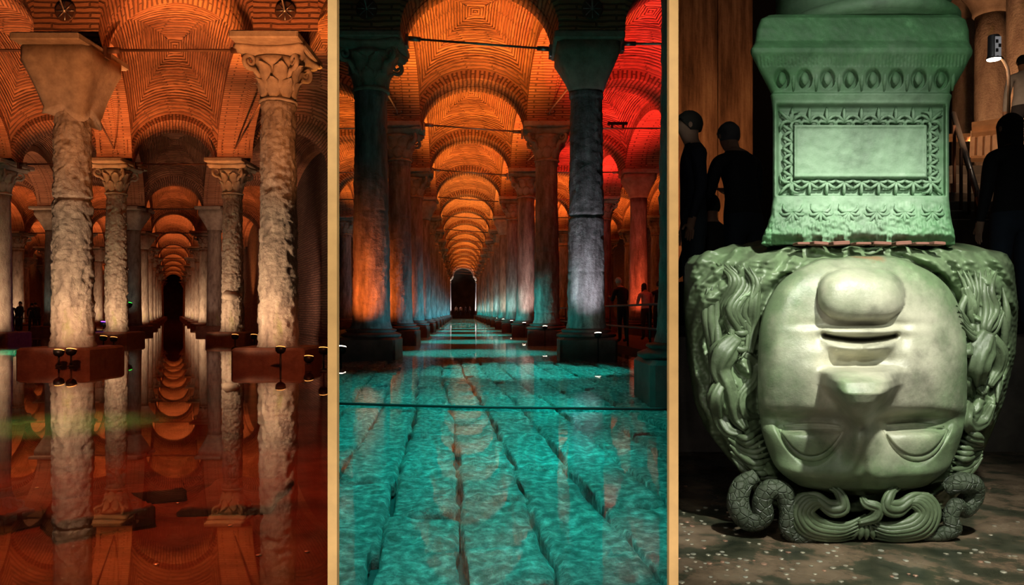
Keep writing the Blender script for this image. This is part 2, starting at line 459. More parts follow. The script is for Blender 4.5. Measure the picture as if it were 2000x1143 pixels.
floor1 = wedge('floor', -.80, K_A, 1.8, LEN, 0, M['pool1'], 'red brown stone bed of the still dark pool', thick=.3)
wedge('pool_water', -.80, K_A - .0005, 1.8, LEN, H1.water, M['water1'], 'still dark mirror-like water of the warm hall')
floor2 = wedge('floor', K_A, K_B, 1.8, 132, .42, M['bed2'], 'dark bed under the teal pool paving', thick=.3)
wedge('pool_water', K_A + .0005, K_B - .0005, 1.8, 132, H2.water, M['water2'], 'clear shallow teal water over rough paving')

def hall_wall(name, h, lat, y0, y1, z0, z1, mat, label, clip):
    global CLIP
    CLIP = clip
    n = 24; v = []; uv = []
    for i in range(n + 1):
        y = y0 + (y1 - y0) * i / n
        for z in (z0, z1):
            v.append(h.P(lat, y, z)); uv.append((y * .5, z))
    o = part(name, v, grid_faces(n + 1, 2), mat, None, uv, smooth=False)
    CLIP = []
    return tag(o, label, kind='structure')

C1, C2, C3 = [(K_A, -1)], [(K_A, 1), (K_B, -1)], [(K_B, 1)]
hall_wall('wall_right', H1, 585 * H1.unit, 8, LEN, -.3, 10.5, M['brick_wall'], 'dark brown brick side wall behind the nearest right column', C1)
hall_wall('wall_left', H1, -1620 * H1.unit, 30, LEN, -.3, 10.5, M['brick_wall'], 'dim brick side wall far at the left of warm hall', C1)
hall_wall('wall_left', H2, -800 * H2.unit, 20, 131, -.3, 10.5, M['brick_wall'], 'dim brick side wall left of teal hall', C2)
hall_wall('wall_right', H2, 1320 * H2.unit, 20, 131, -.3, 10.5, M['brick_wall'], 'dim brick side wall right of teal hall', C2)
def end_wall(h, Y, l0, l1, clip, label, mat=None):
    global CLIP
    CLIP = clip
    v = [h.P(l0, Y, -.3), h.P(l1, Y, -.3), h.P(l1, Y, 10.5), h.P(l0, Y, 10.5)]
    o = part('wall_back', v, [(0, 1, 2, 3)], mat or M['dark_wall'], None, [(0, 0), (9, 0), (9, 9), (0, 9)], smooth=False)
    CLIP = []
    return tag(o, label, kind='structure')
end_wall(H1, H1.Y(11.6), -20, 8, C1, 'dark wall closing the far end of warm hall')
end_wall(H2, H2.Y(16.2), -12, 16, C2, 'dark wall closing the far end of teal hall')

# ------------------------------------------------------------------ structure: brick vaults
def vault_bay(h, la, lb, ya, yb, courses, relief, root, clip, side=1):
    A = (lb - la) / 2 - PIER + .16; Bd = (yb - ya) / 2 - h.archw / 2 + .12
    lc, yc = (la + lb) / 2, (ya + yb) / 2
    R = h.R + .20
    def pos(a, b, rec):
        q = max(0.0, 2 - a * a - b * b)
        return h.P(lc + a * A, yc + b * Bd, h.zs + R * math.sqrt(q) + rec)
    ms = []
    for i in range(courses):
        if relief:
            for t, rec in ((.06, .0), (.70, .0), (.76, relief), (.99, relief)):
                ms.append(((i + t) / courses, rec, i + t))
        else:
            ms.append((i / courses, 0, i))
    ms.append((1.0, 0, courses))
    ns = 10 if relief else 8
    V, Fc, UV = [], [], []
    sc = 26.0 / courses
    for q in range(4):
        base = len(V)
        for m, rec, cv in ms:
            for j in range(ns + 1):
                t = -1 + 2 * j / ns
                a, b = ((m * t, -m), (m, m * t), (m * t, m), (-m, m * t))[q]
                jit = noise.noise(Vector((a * 7 + q, b * 9, cv * .7))) * .03 if relief else 0
                V.append(pos(a, b, rec + jit)); UV.append((m * t * (A if q % 2 == 0 else 2.4) + 30 * q + cv * .37, cv * .11 * sc))
        Fc += grid_faces(len(ms), ns + 1, base)
    global CLIP
    CLIP = clip
    part('vault_bay', V, Fc, M['brick'], root, UV, smooth=not relief)
    CLIP = []

def arch(name, h, pfun, half, depth_w, root, clip, n=26, ring=.30):
    """pfun(u, w, z): u along the span (from its centre), w across the arch depth."""
    V, UV, Fc = [], [], []
    R = h.R
    prof = [(-.5, 1), (-.5, 0), (.08, 0), (.095, -1), (.125, -1), (.14, 0), (.5, 0), (.5, 1)]   # (depth fraction, ring position; -1 is the seam)
    for i in range(n + 1):
        th = PI * i / n
        arc = th * (half + R) / 2
        for wf, rp in prof:
            g = ring if rp == 1 else (.035 if rp == -1 else 0)
            V.append(pfun(-(half + g) * math.cos(th), wf * depth_w, h.zs + (R + g) * math.sin(th)))
            UV.append((wf * 1.3 + (.4 if rp == 1 else 0), arc))
    m = len(prof)
    for i in range(n):
        for j in range(m - 1): Fc.append((i * m + j, i * m + j + 1, (i + 1) * m + j + 1, (i + 1) * m + j))
    global CLIP
    CLIP = clip
    part(name, V, Fc, M['brick'], root, UV, smooth=False)
    CLIP = []

def pier(h, lat, Y, root, clip):
    global CLIP
    CLIP = clip
    a, b = PIER + .01, h.archw / 2 + .01
    v, f, uv = [], [], []
    pts = [(-a, -b), (a, -b), (a, b), (-a, b), (-a, -b)]
    u = 0
    for i, (x, y) in enumerate(pts):
        if i: u += abs(x - pts[i - 1][0]) + abs(y - pts[i - 1][1]) * .5
        for z in (h.zs, h.zs + .5, h.zs + 1.0, h.zs + 1.9):
            v.append(h.P(lat + x, Y + y, z)); uv.append((u, z))
    part('brick_pier', v, grid_faces(5, 4), M['brick'], root, uv, smooth=False)
    CLIP = []

def build_ceiling(h, rows, bays, label, clip, near):
    root = empty('ceiling', (0, 0, 0), label, kind='structure')
    done = set()
    for r in rows:
        Y = h.Y(r); z = Y / h.z1
        for ka, la, kb, lb in bays(r):
            half = (lb - la) / 2 - PIER; lc = (la + lb) / 2
            arch('transverse_arch', h, lambda u, wd, zz: h.P(lc + u, Y + wd, zz), half, h.archw, root, clip, 30 if r < 4 else 18)
            yb = h.Y(r + 1)
            nr = r <= near
            vault_bay(h, la, lb, Y, yb, 26 if nr else 10, (.045 if nr else 0), root, clip)
            for k, l in ((ka, la), (kb, lb)):
                if (r, k) in done: continue
                done.add((r, k))
                pier(h, l, Y, root, clip)
                hd = (yb - Y) / 2 - h.archw / 2; yc = (Y + yb) / 2
                arch('longitudinal_arch', h, lambda u, wd, zz: h.P(l + wd, yc + u, zz), hd, PIER * 2, root, clip, 24 if r < 4 else 14)
    return root

def bays1(r):
    out = []
    ks = [-3, -2, -1, 0, 1]
    zf = (h_z := H1.Y(r + 1) / H1.z1)
    for a, b in zip(ks, ks[1:]):
        if H1.vpx + H1.lat[b] / zf > -30: out.append((a, H1.latm[a], b, H1.latm[b]))
    out.append((1, H1.latm[1], 2, 608 * H1.unit))
    return out
def bays2(r):
    out = [(0, H2.latm[0], 1, H2.latm[1]), (1, H2.latm[1], 2, H2.latm[2])]
    out.append((-1, H2.latm[-1], 0, H2.latm[0]))
    if r >= 2 and r <= 12: out.append((2, H2.latm[2], 3, H2.latm[3]))
    return out
build_ceiling(H1, range(1, 12), bays1, 'orange brick vaults and arches over the warm hall', C1, 3)
build_ceiling(H2, range(1, 16), bays2, 'glowing orange brick vaults and arches over the teal hall', C2, 4)

# ------------------------------------------------------------------ columns
def leaf_mesh(name, wid, hgt, curl, mat, nu=7, nv=8):
    """A carved leaf: rises along z, leans out along +y, its tip curls over; closed with a back."""
    V = []
    for side in (0, 1):
        for i in range(nu):
            t = i / (nu - 1)
            wv = wid * (.55 + .55 * math.sin(PI * min(1, t * 1.15)) - .45 * t ** 3) * (1 + .16 * math.sin(t * 22))
            out = curl * (t ** 2.2)
            z = hgt * (t - .28 * max(0, t - .72) / .28 * .5)
            if t > .85: z -= hgt * .10 * (t - .85) / .15
            for j in range(nv):
                s = -1 + 2 * j / (nv - 1)
                rib = .035 * math.cos(s * 3.2 * PI) * wid * 2 + .10 * wid * (1 - s * s)
                V.append((s * wv, out + (rib + .05 if side == 0 else -.05) + (-.25 * wid * s * s), z))
    f = grid_faces(nu, nv) + [tuple(reversed(q)) for q in grid_faces(nu, nv, nu * nv)]
    n = nu * nv
    edge = [j for j in range(nv)] + [i * nv + nv - 1 for i in range(1, nu)] + [(nu - 1) * nv + j for j in range(nv - 2, -1, -1)] + [i * nv for i in range(nu - 2, 0, -1)]
    for a, b in zip(edge, edge[1:] + edge[:1]): f.append((a, a + n, b + n, b))
    return mesh(name, V, f, mat)

def volute_vf():
    pts = []
    for i in range(26):
        t = i / 25
        a = -PI * .5 + t * 2.6 * PI
        r = .17 * (1 - .78 * t)
        pts.append((0, .70 + r * math.cos(a), .86 - .02 + r * math.sin(a)))
    stem = [(0, .44, .42), (0, .50, .58), (0, .60, .68)]
    return tube_vf(stem + pts, [.06, .06, .06] + [.055 - .025 * i / 25 for i in range(26)], 8)

SH = {}
def shared(key, fn):
    if key not in SH: SH[key] = fn()
    return SH[key]

def bell_vf(r0, r1, hgt):
    prof = [(r0, 0), (r0 + .055, .02), (r0 + .06, .055), (r0 + .01, .085), (r0 - .01, .12)]
    for i in range(9):
        t = i / 8
        prof.append((r0 - .01 + (r1 - r0 + .01) * t ** 2.2, .12 + (hgt - .28) * t))
    return lathe_vf(prof, 28)

def abacus_vf(hw, z0, z1):
    ring = []
    n = 7
    for c in range(4):
        a0 = c * PI / 2
        for j in range(n):
            s = -1 + 2 * j / (n - 1)
            x = s * (hw - .10) ; y = -(hw - .16 * (1 - s * s))
            ca, sa = math.cos(a0), math.sin(a0)
            ring.append((x * ca - y * sa, x * sa + y * ca))
    m = len(ring)
    V = []
    for z, sc in ((z0, .92), (z0 + (z1 - z0) * .45, .95), (z0 + (z1 - z0) * .5, 1), (z1, 1)):
        V += [(x * sc, y * sc, z) for x, y in ring]
    f = [(i * m + j, i * m + (j + 1) % m, (i + 1) * m + (j + 1) % m, (i + 1) * m + j) for i in range(3) for j in range(m)]
    f += [tuple(range(m - 1, -1, -1)), tuple(range(3 * m, 4 * m))]
    return V, f

def plain_cap_vf(hw, r0, hgt, dip=0):
    """Plain tapering block: round seat below, square slab above."""
    n = 32; V = []
    lev = [(0, 0), (.10, .12), (.35, .42), (.62, .78), (.78, 1), (1, 1.0)]
    for t, q in lev:
        for j in range(n):
            a = 2 * PI * (j + .5) / n
            c, s = math.cos(a), math.sin(a)
            k = 1 / max(abs(c), abs(s))
            rx = r0 * 1.04 * (1 - q) + hw * min(k, 1.34) * q
            z = hgt * t
            if dip:
                cn = math.sin(2 * a) ** 2
                rx = r0 * 1.02 + (hw * min(k, 1.30) - r0 * 1.02) * (.22 * cn + (1 - .22 * cn) * q) if t > 0 else r0 * 1.0 + .24 * cn ** .6
                if t < .5: z -= dip * cn * (1 - 2 * t) * (1.0 if c > 0 else .35)
            V.append((rx * c, rx * s, z))
    f = [(i * n + j, i * n + (j + 1) % n, (i + 1) * n + (j + 1) % n, (i + 1) * n + j) for i in range(len(lev) - 1) for j in range(n)]
    f += [tuple(range(n - 1, -1, -1)), tuple((len(lev) - 1) * n + j for j in range(n))]
    return V, f

def shaft_vf(h, seed, near, joints=()):
    Hh = h.shaft_top - h.shaft_bot
    nseg, nrow = (96, 200) if near else (24, 22)
    prof = []
    for i in range(nrow + 1):
        t = i / nrow; z = Hh * t
        r = h.rad * (1.10 - .20 * t)
        if t < .025: r += h.rad * .10 * (1 - t / .025)
        if t > .975: r += h.rad * .07
        for jz, jd in joints:
            r -= jd * math.exp(-((z - jz) / .035) ** 2)
        prof.append((r, z))
    def fn(a, z):
        p = Vector((math.cos(a) * h.rad, math.sin(a) * h.rad, z)) + Vector((seed * 13.1, 0, 0))
        d = noise.noise(p * 1.1) * .022
        if near:
            rough_k = (1.0 if h is H1 else .45)
            d += rough_k * (noise.noise(p * 7.0) * .030 + noise.noise(p * 14.0) * .026 + noise.noise(p * 3.0) * .012) - max(0, noise.noise(p * 2.3) - .40) * .22 * rough_k
        return d
    return lathe_vf(prof, nseg, fn)

def build_column(h, k, r, cap, label, group, clip, near=False, plinth_w=.82, base=False, joints=(), shaft_mat=None, plinth_mat=None, cap_hw=.80):
    global CLIP
    x, y, _ = h.P(h.latm[k], h.Y(r), 0)
    root = empty('stone_column', (x, y, 0), label, 'column', group, 'thing')
    off = Vector((x, y, 0))
    CL = clip
    far_in = all((s * (x - kk * y)) > 1.0 for kk, s in CL)
    def add(name, key, fn, mat, z, rz=0.0, smooth=True):
        global CLIP
        if far_in:
            me = shared((id(h), name, key, mat.name), lambda: mesh(name, *fn(), mat, None, smooth))
        else:
            CLIP = CL
            v, f = fn()
            if rz:
                cr, sr = math.cos(rz), math.sin(rz)
                v = [(p[0] * cr - p[1] * sr, p[0] * sr + p[1] * cr, p[2]) for p in v]; rz = 0
            me = mesh(name, v, f, mat, None, smooth, off + Vector((0, 0, z)))
            CLIP = []
            if me is None: return None
        o = link(name, me, root, (0, 0, z))
        o.rotation_euler.z = rz
        return o
    sm = shaft_mat or M['shaft']; pm = plinth_mat or M['plinth']
    bed = 0 if h is H1 else .42
    add('plinth', plinth_w, lambda: box_vf(-plinth_w, plinth_w, -plinth_w, plinth_w, 0, h.plinth_top - bed, .05), pm, bed, smooth=False)
    if base:
        pr = h.rad * 1.1
        hh = h.shaft_bot - h.plinth_top
        add('base', 'b', lambda: lathe_vf([(pr + .20, 0), (pr + .24, hh * .12), (pr + .24, hh * .35), (pr + .17, hh * .5), (pr + .10, hh * .62), (pr + .14, hh * .75), (pr + .13, hh * .9), (pr + .04, hh)], 32), pm, h.plinth_top)
    seed = (k * 7 + r * 3) % 5
    add('shaft', (near, seed if not near else (k, r), joints), lambda: shaft_vf(h, seed, near, joints), sm, h.shaft_bot, 0.0 if near else random.random() * 6)
    ch = h.cap_top - h.shaft_top
    if cap == 'plain':
        add('capital', 'plain', lambda: plain_cap_vf(cap_hw * .92, h.rad * .92, ch), M['capital'], h.shaft_top)
    elif cap == 'drooping':
        add('capital', 'drooping', lambda: plain_cap_vf(cap_hw, h.rad * .93, ch + .2, .30), M['capital'], h.shaft_top - .2)
    else:
        r0 = h.rad * .92
        c = add('capital', 'leafy', lambda: bell_vf(r0, .60, ch), M['capital'], h.shaft_top)
        if c is not None:
            lowl = shared((id(h), 'lowleaf'), lambda: leaf_mesh('leaf', .17, ch * .46, .20, M['capital']))
            upl = shared((id(h), 'upleaf'), lambda: leaf_mesh('leaf', .19, ch * .62, .30, M['capital']))
            vol = shared((id(h), 'volute'), lambda: mesh('volute', *volute_vf(), M['capital']))
            for i in range(8):
                a = i * PI / 4
                for me, rr, zz, da in ((lowl, r0 - .03, .10, 0), (upl, r0 + .0, .28, PI / 8)):
                    if r > 5 and me is lowl: continue
                    if not all(s * (x - math.sin(a + da) * (rr + .2) - kk * y) > .25 for kk, s in CL): continue
                    o = link('leaf', me, c, (-math.sin(a + da) * rr, math.cos(a + da) * rr, zz)); o.rotation_euler.z = a + da
            for i in range(4):
                if not all(s * (x - math.sin(PI / 4 + i * PI / 2) * .8 - kk * y) > .15 for kk, s in CL): continue
                o = link('volute', vol, c, (0, 0, 0)); o.rotation_euler.z = PI / 4 + i * PI / 2
                o.scale = (1, 1, ch / 1.1)
        add('abacus', 'ab', lambda: abacus_vf(cap_hw, 0, .17), M['capital'], h.cap_top - .13)
    b2 = h.archw / 2 + .02
    z0 = h.cap_top + (.04 if cap not in ('plain', 'drooping') else 0)
    add('impost', 'im', lambda: box_vf(-PIER - .06, PIER + .06, -b2, b2, 0, h.zs - z0 - .005, .03), M['capital'], z0, smooth=False)
    return root

ORD = ['', 'nearest', 'second', 'third', 'fourth', 'fifth', 'sixth', 'seventh', 'eighth', 'ninth', 'tenth', 'eleventh', 'twelfth', 'thirteenth', 'fourteenth', 'fifteenth', 'sixteenth']
SIDE1 = {-3: 'in outermost left row', -2: 'in second aisle row left', -1: 'in first aisle row left', 0: "on nave's left side", 1: "on nave's right side"}
caps1 = {(0, 1): 'drooping', (0, 3): 'plain', (1, 3): 'plain', (-1, 3): 'plain', (0, 4): 'plain'}
desc = {'plain': 'plain block capital', 'drooping': 'plain drooping block capital', 'leafy': 'leaf-carved capital'}
for r in range(1, 12):
    for k in (-3, -2, -1, 0, 1):
        px = H1.vpx + H1.lat[k] * H1.z1 / H1.Y(r)
        if px < -25: continue
        cap = caps1.get((k, r), 'leafy' if (k + r) % 4 else 'plain')
        jn = {(0, 1): ((3.42, .05), (2.0, .012), (.30, .02)), (1, 1): ((.35, .015),)}.get((k, r), ((1.0 + (r * 1.7 + k) % 3, .02),))
        build_column(H1, k, r, cap, f'weathered stone column with {desc[cap]}, {ORD[r]} {SIDE1[k]}, warm hall', 'columns of the warm hall', C1,
                     near=r <= 2 and k >= 0, plinth_w=.82, joints=jn)
SIDE2 = {-1: 'in left aisle row', 0: "on nave's left side", 1: "on nave's right side", 2: 'in right aisle row', 3: 'in outermost right row'}
for r in range(0, 16):
    for k in (-1, 0, 1, 2, 3):
        px = H2.vpx + H2.lat[k] * H2.z1 / H2.Y(r)
        if k == -1 and not 5 <= r <= 11: continue
        if k == 2 and not 3 <= r <= 12: continue
        if k == 3 and not 5 <= r <= 9: continue
        if r == 0 and k != 1: continue
        cap = {(1, 1): 'plain', (2, 3): 'plain', (0, 4): 'plain', (1, 5): 'plain', (2, 5): 'plain'}.get((k, r), 'leafy')
        jn = {(1, 1): ((2.48, .045), (1.25, .012)), (1, 2): ((2.3, .02), (.35, .02)), (1, 3): ((2.3, .02), (.4, .02)), (0, 1): ((2.6, .01), (1.3, .01))}.get((k, r), ((.8 + (r * 1.3 + k) % 3, .02),))
        o = ORD[r] if r else 'half hidden dark one'
        lab = f'streaked stone column with {desc[cap]}, {o} {SIDE2[k]}, teal hall' if r else 'half hidden dark column at the right edge of teal hall, closest of all'
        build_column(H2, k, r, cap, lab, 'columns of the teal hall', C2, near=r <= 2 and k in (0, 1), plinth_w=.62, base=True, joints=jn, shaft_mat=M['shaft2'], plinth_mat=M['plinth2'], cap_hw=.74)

# small broken ledge left on the second right column of the warm hall
x, y, _ = H1.P(H1.latm[1], H1.Y(2), 0)
q = at(456, 580, H1.Y(2))
v, f = lathe_vf([(.14, -.16), (.30, -.10), (.36, 0), (.34, .10), (.2, .22), (.05, .36)], 18, lambda a, z: .03 * math.sin(a * 3 + z * 9))
tag(part('stone_ledge', v, f, M['capital'], None, loc=(x, y - .28, q.z)), 'small broken stone ledge jutting from second right column of warm hall', 'ledge')

# ------------------------------------------------------------------ tie rods and anchor plates
def rod(h, p0, p1, rad, label, group, clip, mat, bracket=True, name='tie_rod'):
    global CLIP
    p0, p1 = Vector(p0), Vector(p1)
    root = empty(name, (p0 + p1) / 2, label, 'tie rod', group)
    c = root.location
    CLIP = clip
    v, f = tube_vf([p0 - c, p1 - c], rad, 8)
    part('bar', v, f, mat, root)
    if bracket:
        d = (p1 - p0).normalized()
        for e, s in ((p0, 1), (p1, -1)):
            v, f = tube_vf([e - c + d * s * .02, e - c + d * s * .30], rad * 2.1, 8)
            part('sleeve', v, f, mat, root)
            q = e - c
            v, f = box_vf(q.x - .035, q.x + .035, q.y - .12, q.y + .12, q.z - .20, q.z + .07, .01)
            part('bracket', v, f, mat, root, smooth=False)
    CLIP = []

for r in range(1, 9):
    for a, b in ((-1, 0), (0, 1), (-2, -1)):
        if H1.vpx + H1.lat[b] * H1.z1 / H1.Y(r) < 5: continue
        if a < -1 and r < 4: continue
        lab = f'{"thick" if r == 1 else "thin"} iron tie rod under {ORD[r]} {"nave" if a == 0 else "left aisle" if a == -1 else "far left aisle"} arch, warm hall'
        rod(H1, H1.P(H1.latm[a] + PIER + .10, H1.Y(r), H1.zs - .04), H1.P(H1.latm[b] - PIER - .10, H1.Y(r), H1.zs - .04), .035, lab, 'tie rods of the warm hall', C1, M['iron'], r < 4)
for k, nm in ((0, 'left'), (1, 'right')):
    rod(H1, H1.P(H1.latm[k], H1.Y(1) + .9, H1.zs - .45), H1.P(H1.latm[k], H1.Y(2) - 1.1, H1.zs + .35), .03, f'iron rod running back from nearest {nm} column of warm hall', 'long rods', C1, M['iron'], False, 'long_tie_rod')
for r in range(1, 15):
    for a, b in ((0, 1), (1, 2), (-1, 0)):
        if a == 1 and r > 7 or a == -1 and (r < 2 or r > 6): continue
        tilt = .12 if a == 0 else 0
        lab = f'steel tie rod under {ORD[r]} {"nave" if a == 0 else "right aisle" if a == 1 else "left aisle"} arch, teal hall'
        rod(H2, H2.P(H2.latm[a] + PIER + .10, H2.Y(r), H2.zs - .04 + tilt), H2.P(H2.latm[b] - PIER - .10, H2.Y(r), H2.zs - .04 - tilt), .026 if r < 4 else .03, lab, 'tie rods of the teal hall', C2, M['steel'], r < 4)
for k, nm in ((0, 'left'), (1, 'right')):
    for r in (1, 2):
        rod(H2, H2.P(H2.latm[k], H2.Y(r) + .7, H2.zs - .45), H2.P(H2.latm[k], H2.Y(r + 1) - .8, H2.zs + .3), .02, f'steel rod running back from {ORD[r]} {nm} column of teal hall', 'long rods', C2, M['steel'], False, 'long_tie_rod')
def anchor(h, k, r, clip, label):
    b = h.archw / 2 + .03
    c = Vector(h.P(h.latm[k], h.Y(r) - b, h.zs + .42))
    root = empty('anchor_plate', c, label, 'anchor plate', 'anchor plates over the capitals')
    v, f = lathe_vf([(.02, 0), (.20, .0), (.23, .015), (.23, .03), (.20, .035)], 24)
    v = [(p[0], -p[2], p[1]) for p in v]
    part('disc', v, f, M['iron'], root)
    for i in range(8):
        a = i * PI / 4
        v, f = tube_vf([(0, -.045, 0), (.20 * math.cos(a), -.045, .20 * math.sin(a))], .012, 6)
        part('spoke', v, f, M['steel'], root)
    v, f = tube_vf([(0, -.02, 0), (0, -.10, 0)], .04, 8)
    part('nut', v, f, M['steel'], root)
    v, f = tube_vf([(0, -.08, 0), (-.10, -.5, .8)], .022, 6)
    part('rod_end', v, f, M['steel'], root)
for k, nm in ((0, 'left'), (1, 'right')):
    for r in (1, 2):
        anchor(H1, k, r, C1, f'spoked iron anchor disc over {ORD[r]} {nm} capital of warm hall')
    for r in (1, 2):
        anchor(H2, k, r, C2, f'spoked iron anchor disc over {ORD[r]} {nm} capital of teal hall')

# ------------------------------------------------------------------ floodlight fixtures
def floodlight(loc, foot, label, group, lens='lens', s=1.0, face=-1):
    """loc: lamp head centre; foot: z of the bottom of its stem; the lens faces up."""
    root = empty('floodlight', (loc[0], loc[1], foot), label, 'lamp', group)
    z = loc[2] - foot
    v, f = tube_vf([(0, 0, 0), (0, 0, max(.05, z - .08 * s))], .02 * s, 8); part('stem', v, f, M['black'], root)
    v, f = lathe_vf([(.07 * s, 0), (.07 * s, .015), (.02 * s, .03)], 14); part('foot', v, f, M['black'], root)
    v, f = lathe_vf([(.06 * s, -.09 * s), (.10 * s, -.05 * s), (.115 * s, .03 * s), (.105 * s, .035 * s)], 16)
    hd = part('head', v, f, M['black'], root, loc=(0, 0, z)); hd.rotation_euler = (.25 * face, 0, 0)
    v, f = lathe_vf([(.10 * s, .034 * s), (.095 * s, .05 * s), (.05 * s, .06 * s)], 16)
    part('lens', v, f, M[lens], hd)

for i, (px, py, Y, fy, lab) in enumerate([
        (115, 688, 16.6, 716, 'left one of two floodlights before nearest left column'), (139, 686, 16.6, 716, 'right one of two floodlights before nearest left column'),
        (548, 682, 16.4, 740, 'orange-lensed floodlight before nearest right column'), (632, 684, 15.6, 722, 'orange-lensed floodlight at right edge beside brick wall'),
        (603, 700, 16.4, 712, 'small dark floodlight lying right of nearest right column'), (459, 657, 29.6, 695, 'left one of two floodlights before second right column'),
        (496, 657, 29.6, 675, 'right one of two floodlights before second right column'), (222, 662, 29.6, 680, 'small floodlight before second left column of warm hall'),
        (202, 660, 29.0, 675, 'small floodlight left of second left column of warm hall')]):
    p = at(px, py, Y)
    floodlight(p, max(.02, at(px, fy, Y).z), lab, 'floodlights of the warm hall', 'lens', 1.0 if i < 5 else 1.3)
p = at(203, 632, 33); floodlight(p, .02, 'glowing blue lamp left of second left column', 'coloured lamps', 'lens_blue', 1.3)
light('blue_glow', 'POINT', p + Vector((0, -.1, .25)), p, (.12, .03, 1), 9, .05)
p = at(250, 595, 38); floodlight(p, .02, 'glowing green lamp beside dark third left column', 'coloured lamps', 'lens_green', 1.8)
for r in range(1, 12):
    x, y, _ = H2.P(H2.latm[1], H2.Y(r), 0)
    floodlight((x + (.15 if r == 1 else -.1), y - 1.0, H2.water + .42), .45, f'lit floodlight before {ORD[r]} right column of teal hall', 'floodlights of the teal hall', 'lens_white', .75)
p = at(666, 682, 14.5); floodlight(p, .45, 'bright floodlight at left edge beside nearest left column', 'floodlights of the teal hall', 'lens_white', 1.0)
# twin floodlight mounted on the right aisle rod
c = Vector(H2.P(H2.latm[1] + 2.3, H2.Y(2), H2.zs + .02))
root = empty('rod_mounted_floodlight', c, 'black twin floodlight mounted on right aisle rod', 'lamp')
v, f = box_vf(-.32, .32, -.06, .06, .06, .14, .01); part('housing', v, f, M['black'], root, smooth=False)
for s in (-.18, .18):
    v, f = box_vf(s - .03, s + .03, -.05, .05, -.06, .06, .008); part('clamp', v, f, M['black'], root, smooth=False)

# ------------------------------------------------------------------ pool floors: slabs
def slab_mesh(name, L, W, T, seed, mat, xs=None, ys=None, xform=None, off=None):
    rnd = random.Random(seed)
    xs = xs or [-.5, -.46] + [-.46 + .92 * i / 9 for i in range(1, 9)] + [.46, .5]
    ys = ys or [-.5, -.485] + [-.485 + .97 * i / 26 for i in range(1, 26)] + [.485, .5]
    V = []
    nx, ny = len(xs) - 1, len(ys) - 1
    for lev in (0, 1):
        for i in range(nx + 1):
            for j in range(ny + 1):
                x = xs[i] * W; y = ys[j] * L
                e = i in (0, nx) or j in (0, ny)
                nq = Vector((x * 1.0 + seed * 3.3, y * max(L, 1.0), seed * 1.7))
                if i in (0, nx): x += .035 * noise.noise(nq * 3.0) + .015 * noise.noise(nq * 11)
                if j in (0, ny): y += .03 * noise.noise(nq * 5)
                z = (T + .022 * noise.noise(nq * 5.0) + .016 * noise.noise(nq * 14) - (.028 if e else 0)) if lev else 0
                V.append((x, y, z))
    if xform: V = [tuple(xform @ Vector(p)) for p in V]
    m = (nx + 1) * (ny + 1)
    f = grid_faces(nx + 1, ny + 1, m)
    edge = [j for j in range(ny + 1)] + [i * (ny + 1) + ny for i in range(1, nx + 1)] + [nx * (ny + 1) + j for j in range(ny - 1, -1, -1)] + [i * (ny + 1) for i in range(nx - 1, 0, -1)]
    for a, b in zip(edge, edge[1:] + edge[:1]): f.append((a, b, b + m, a + m))
    return mesh(name, V, f, mat, None, True, off or Vector((0, 0, 0)))

slabs = [slab_mesh('paving_slab', 1.0, .352, .12, i, M['slab2']) for i in range(7)]
rnd = random.Random(3)
n_slab = 0
ux = .385
for col in range(-14, 12):
    y = 2.0 + rnd.random() * .9
    while y < 17.5:
        L = rnd.uniform(.8, 1.5)
        if y > 9: L *= 1.6
        yc = y + L / 2
        xx = -.10 * yc + col * ux - .05 + rnd.uniform(-.008, .008) - .03 * math.sin(yc * .6)
        if K_A * (yc + L / 2) - .25 < xx < K_B * (yc + L / 2) + .25 and n_slab < 300:
            loc = Vector((xx, yc, .42 + rnd.uniform(-.02, .02)))
            mat4 = Matrix.Rotation(math.atan(.10) + rnd.uniform(-.012, .012), 4, 'Z') @ Matrix.Rotation(rnd.uniform(-.012, .012), 4, 'X') @ Matrix.Rotation(rnd.uniform(-.02, .02), 4, 'Y')
            inside = K_A * (yc - L / 2) + .22 < xx < K_B * (yc - L / 2) - .22
            if inside:
                o = link('paving_slab', rnd.choice(slabs), floor2, loc)
                o.scale = (1, L * .965, 1)
                o.rotation_euler = mat4.to_euler()
            else:
                CLIP = C2
                me = slab_mesh('paving_slab', L * .965, .352, .12, n_slab, M['slab2'], xform=mat4, off=loc)
                CLIP = []
                if me is None: y += L; continue
                o = link('paving_slab', me, floor2, loc)
            n_slab += 1
        y += L
wedge('far_paving', K_A + .002, K_B - .002, 17.3, 131, .53, M['slab2'], 'rough paving', parent=floor2, thick=.1)
o = COL.objects.get('far_paving'); del o['kind']
# cable across the teal pool
CLIP = C2
pts = [(K_A * 7.4 + .01, 7.40, H2.water + .012), (-.6, 7.15, H2.water + .012), (.3, 7.05, H2.water + .012), (K_B * 6.95 - .01, 6.95, H2.water + .012)]
v, f = tube_vf(spline(pts, 30), .014, 6)
CLIP = []
tag(part('black_cable', v, f, M['black']), 'thin black cable stretched across the teal water', 'cable')

